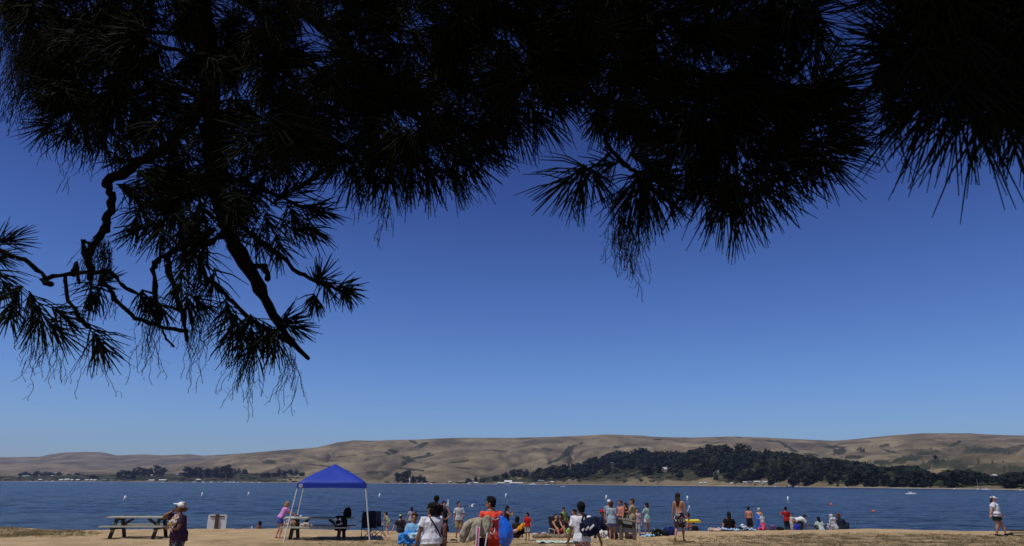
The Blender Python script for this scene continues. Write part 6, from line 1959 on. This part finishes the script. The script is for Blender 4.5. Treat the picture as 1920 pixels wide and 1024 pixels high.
# --- bough 3: right centre sprays
br3 = [([(1090, 150), (1115, 185), (1127, 235), (1140, 275), (1170, 308), (1195, 325)], 1.4, 1.35, 7, 5), ([(1144, 288), (1122, 308), (1090, 322)], 1.35, 1.35, 4, 4), ([(1040, 40), (1180, 90), (1300, 170), (1370, 250), (1380, 310)], 1.45, 1.3, 11, 6),
       ([(1300, 170), (1400, 230), (1480, 268), (1560, 272)], 1.35, 1.3, 8, 5), ([(1250, 130), (1400, 150), (1500, 165), (1550, 168)], 1.4, 1.3, 7, 4), ([(1300, 60), (1420, 50), (1490, 30), (1530, -20)], 1.45, 1.4, 8, 6), ([(1300, -120), (1400, -20), (1440, 60)], 1.5, 1.45, 10, 6)]
tf3 = [(1080, 326, 88, -150, 1.35, 60), (1092, 330, 80, -100, 1.35, 50), (1110, 318, 66, -70, 1.35, 36), (1150, 305, 60, -160, 1.35, 30), (1200, 340, 86, -90, 1.35, 80), (1215, 345, 90, -60, 1.35, 80), (1190, 345, 80, -120, 1.35, 60), (1235, 335, 80, -30, 1.33, 60), (1200, 300, 80, -20), (1130, 210, 60, -110), (1120, 190, 60, -80),
       (1300, 320, 90, -120), (1330, 330, 96, -110), (1360, 340, 110, -95, 1.3, 110), (1385, 345, 112, -80, 1.3, 110), (1410, 330, 105, -60, 1.3, 100), (1440, 315, 95, -45), (1340, 300, 95, -150), (1420, 290, 90, -20), (1470, 290, 92, -50), (1500, 280, 95, -30, 1.3, 90), (1530, 285, 92, -50, 1.3, 90), (1555, 272, 72, 0, 1.3, 70), (1550, 262, 70, 40, 1.3, 60), (1500, 250, 80, 60), (1280, 260, 80, -160), (1260, 290, 80, -140), (1250, 240, 80, 170),
       (1545, 168, 82, 10, 1.3, 100), (1530, 160, 84, 55, 1.3, 90), (1500, 175, 84, -30, 1.3, 90), (1550, 180, 80, -25, 1.3, 80), (1480, 150, 80, 70), (1490, 30, 84, 20, 1.4, 90), (1510, 10, 84, 50, 1.4, 80), (1480, 50, 84, -30, 1.4, 90), (1530, -10, 70, -10, 1.4, 60), (1560, 225, 70, 20), (1575, 240, 60, -20)]
for k in range(185):
    x = pr.uniform(1090, 1540)
    env = interp([(1090, 110), (1140, 200), (1200, 260), (1260, 270), (1350, 300), (1450, 280), (1520, 240), (1540, 120)], x)
    y = pr.uniform(-130, env)
    if x > 1460 and 60 < y < 130 and pr.random() < .6: continue
    tf3.append((x, y, pr.uniform(66, 92), pr.uniform(-170, 0), pr.uniform(1.25, 1.7), 66))
li3 = [(1075, 370, 8, 80, 10), (1165, 400, 10, 120, 24), (1185, 410, 14, 130, 30), (1160, 430, 4, 110, 5), (1185, 480, 4, 90, 6), (1200, 400, 12, 90, 20), (1225, 370, 8, 80, 14), (1150, 360, 10, 90, 18), (1140, 300, 8, 80, 14), (1335, 410, 3, 40, 3)]
bough(pine1, br3, tf3, li3, (1.3, 1.42))

# --- bough 4: near, out of focus, top right
br4 = [([(1990, -60), (1880, 60), (1800, 110), (1740, 130), (1640, 150)], 1.0, .92, 20, 9), ([(1760, -120), (1800, 0), (1850, 100), (1870, 190)], 1.0, .9, 16, 8), ([(1640, 150), (1660, 120), (1700, 90)], .92, .95, 8, 6), ([(1980, 100), (1920, 160), (1900, 220)], .95, .9, 12, 8)]
tf4 = [(1795, 205, 160, -112, .88, 26, .75), (1835, 205, 170, -98, .88, 26, .75), (1745, 165, 165, -130, .88, 24, .7), (1875, 225, 130, -65, .88, 24, .8), (1770, 185, 165, -120, .88, 24, .7), (1760, 130, 165, -140, .9, 30, .7), (1765, 150, 170, -125, .9, 34, .7), (1785, 160, 165, -108, .88, 36, .8), (1815, 165, 160, -95, .88, 40, .8), (1860, 175, 130, -70, .88, 36), (1890, 180, 120, -60, .9, 40), (1910, 190, 110, -50, .9, 40), (1780, 150, 160, -155, .92, 60), (1930, 190, 130, -70, .9, 60),
       (1700, 90, 130, 160, .95, 60), (1680, 70, 120, 190, .95, 50), (1705, 40, 110, 150, .95, 40), (1700, 120, 105, -160, .95, 34), (1665, 0, 95, 170, 1.0, 30), (1700, -20, 120, 130, 1.0, 50), (1730, 110, 150, -165, .95, 60)]
for k in range(85):
    x = pr.uniform(1705, 1990)
    env = interp([(1660, 60), (1720, 120), (1800, 150), (1900, 190), (1990, 210)], x)
    tf4.append((x, pr.uniform(-150, env), pr.uniform(95, 130), pr.uniform(-170, -10), pr.uniform(.85, 1.2), 70))
li4 = [(1660, 150, 9, 190, 22), (1675, 150, 8, 210, 20), (1650, 180, 6, 120, 8), (1825, 260, 4, 50, 5), (1690, 30, 20, 60, 16)]
bough(pine2, br4, tf4, li4, (.9, .95))

# --- trunks, limbs and upper crowns, outside the picture: they shade the boughs
for tree, lean_, seed in ((pine1, (.7, .9), 1), (pine2, (-.4, .9), 2)):
    loc = V(tree.location)
    bm = bmesh.new()
    rr_ = random.Random(seed)
    tp_ = [V((0, 0, -.2)), V((.05, .03, 1.5)), V((.1 * lean_[0], .1, 3.4)), V((lean_[0] * .4, .4, 5.4)), V((lean_[0] * .6, .5, 7.5)), V((lean_[0] * .7, .6, 9.5))]
    loft(bm, tp_, [.30, .24, .20, .15, .09, .03], None, 14)
    blob('trunk', bm, .035, M_PBARK, tree, 1, wob=.05, wsc=5, aniso=(1, 1, .3))
    bm = bmesh.new()
    ends = [V(W(352, -200, 1.72)), V(W(560, -120, 1.75)), V(W(1300, -140, 1.5))] if tree is pine1 else [V(W(1900, -100, 1.0)), V(W(1990, -60, 1.0))]
    for e_ in ends:
        a_ = V((.1, .1, 3.3 + rr_.uniform(0, .6)))
        b_ = e_ - loc
        loft(bm, [a_, a_.lerp(b_, .35) + V((0, 0, .5)), a_.lerp(b_, .75) + V((0, 0, .28)), b_], [.09, .07, .045, .03], None, 9)
    tips = []
    for k in range(26):
        z = rr_.uniform(3.9, 8.5)
        a = rr_.uniform(0, 6.283)
        if k < 14: a = rr_.uniform(.0, 1.9) if tree is pine1 else rr_.uniform(.9, 2.9)
        ln = rr_.uniform(1.6, 4.2) * (1.15 - .06 * z)
        s0 = V((lean_[0] * z * .06, z * .06, z))
        e0 = s0 + V((math.cos(a) * ln, math.sin(a) * ln, rr_.uniform(.1, .8)))
        # stay above the view
        we = e0 + loc
        if we.y > .2 and we.z < CAMZ + .88 * we.y + .7: e0.z += CAMZ + .88 * we.y + .7 - we.z
        loft(bm, [s0, s0.lerp(e0, .5) + V((0, 0, -.1)), e0], [.05, .03, .012], None, 7)
        for j in range(10): tips.append(s0.lerp(e0, rr_.uniform(.3, 1.05)) + V((rr_.gauss(0, .28), rr_.gauss(0, .28), rr_.gauss(.1, .16))))
    obj('limb', bm, M_PBARK, tree, True)
    N_ = Needles()
    for t in tips:
        wt = t + loc
        if wt.y > .1 and wt.z < CAMZ + .86 * wt.y + .35: continue
        for q in range(2): N_.tuft(np.array(wt) + pr.normal(0, .07, 3), (pr.normal(0, .6), pr.normal(0, .6), .5), .20, 46, .0042, 1.2)
    # dense unseen needle layer, added to keep the sun off the boughs
    for k in range(620 if tree is pine1 else 330):
        x = pr.uniform(-3.0, 1.9) if tree is pine1 else pr.uniform(-.6, 2.6)
        y = pr.uniform(-1.4, 1.9)
        z = max(3.75, CAMZ + .88 * max(y, 0) + .42) + abs(pr.normal(0, .35))
        N_.tuft((x, y, z), (pr.normal(0, .8), pr.normal(0, .8), pr.normal(0, .4)), .20, 46, .0048, 1.25)
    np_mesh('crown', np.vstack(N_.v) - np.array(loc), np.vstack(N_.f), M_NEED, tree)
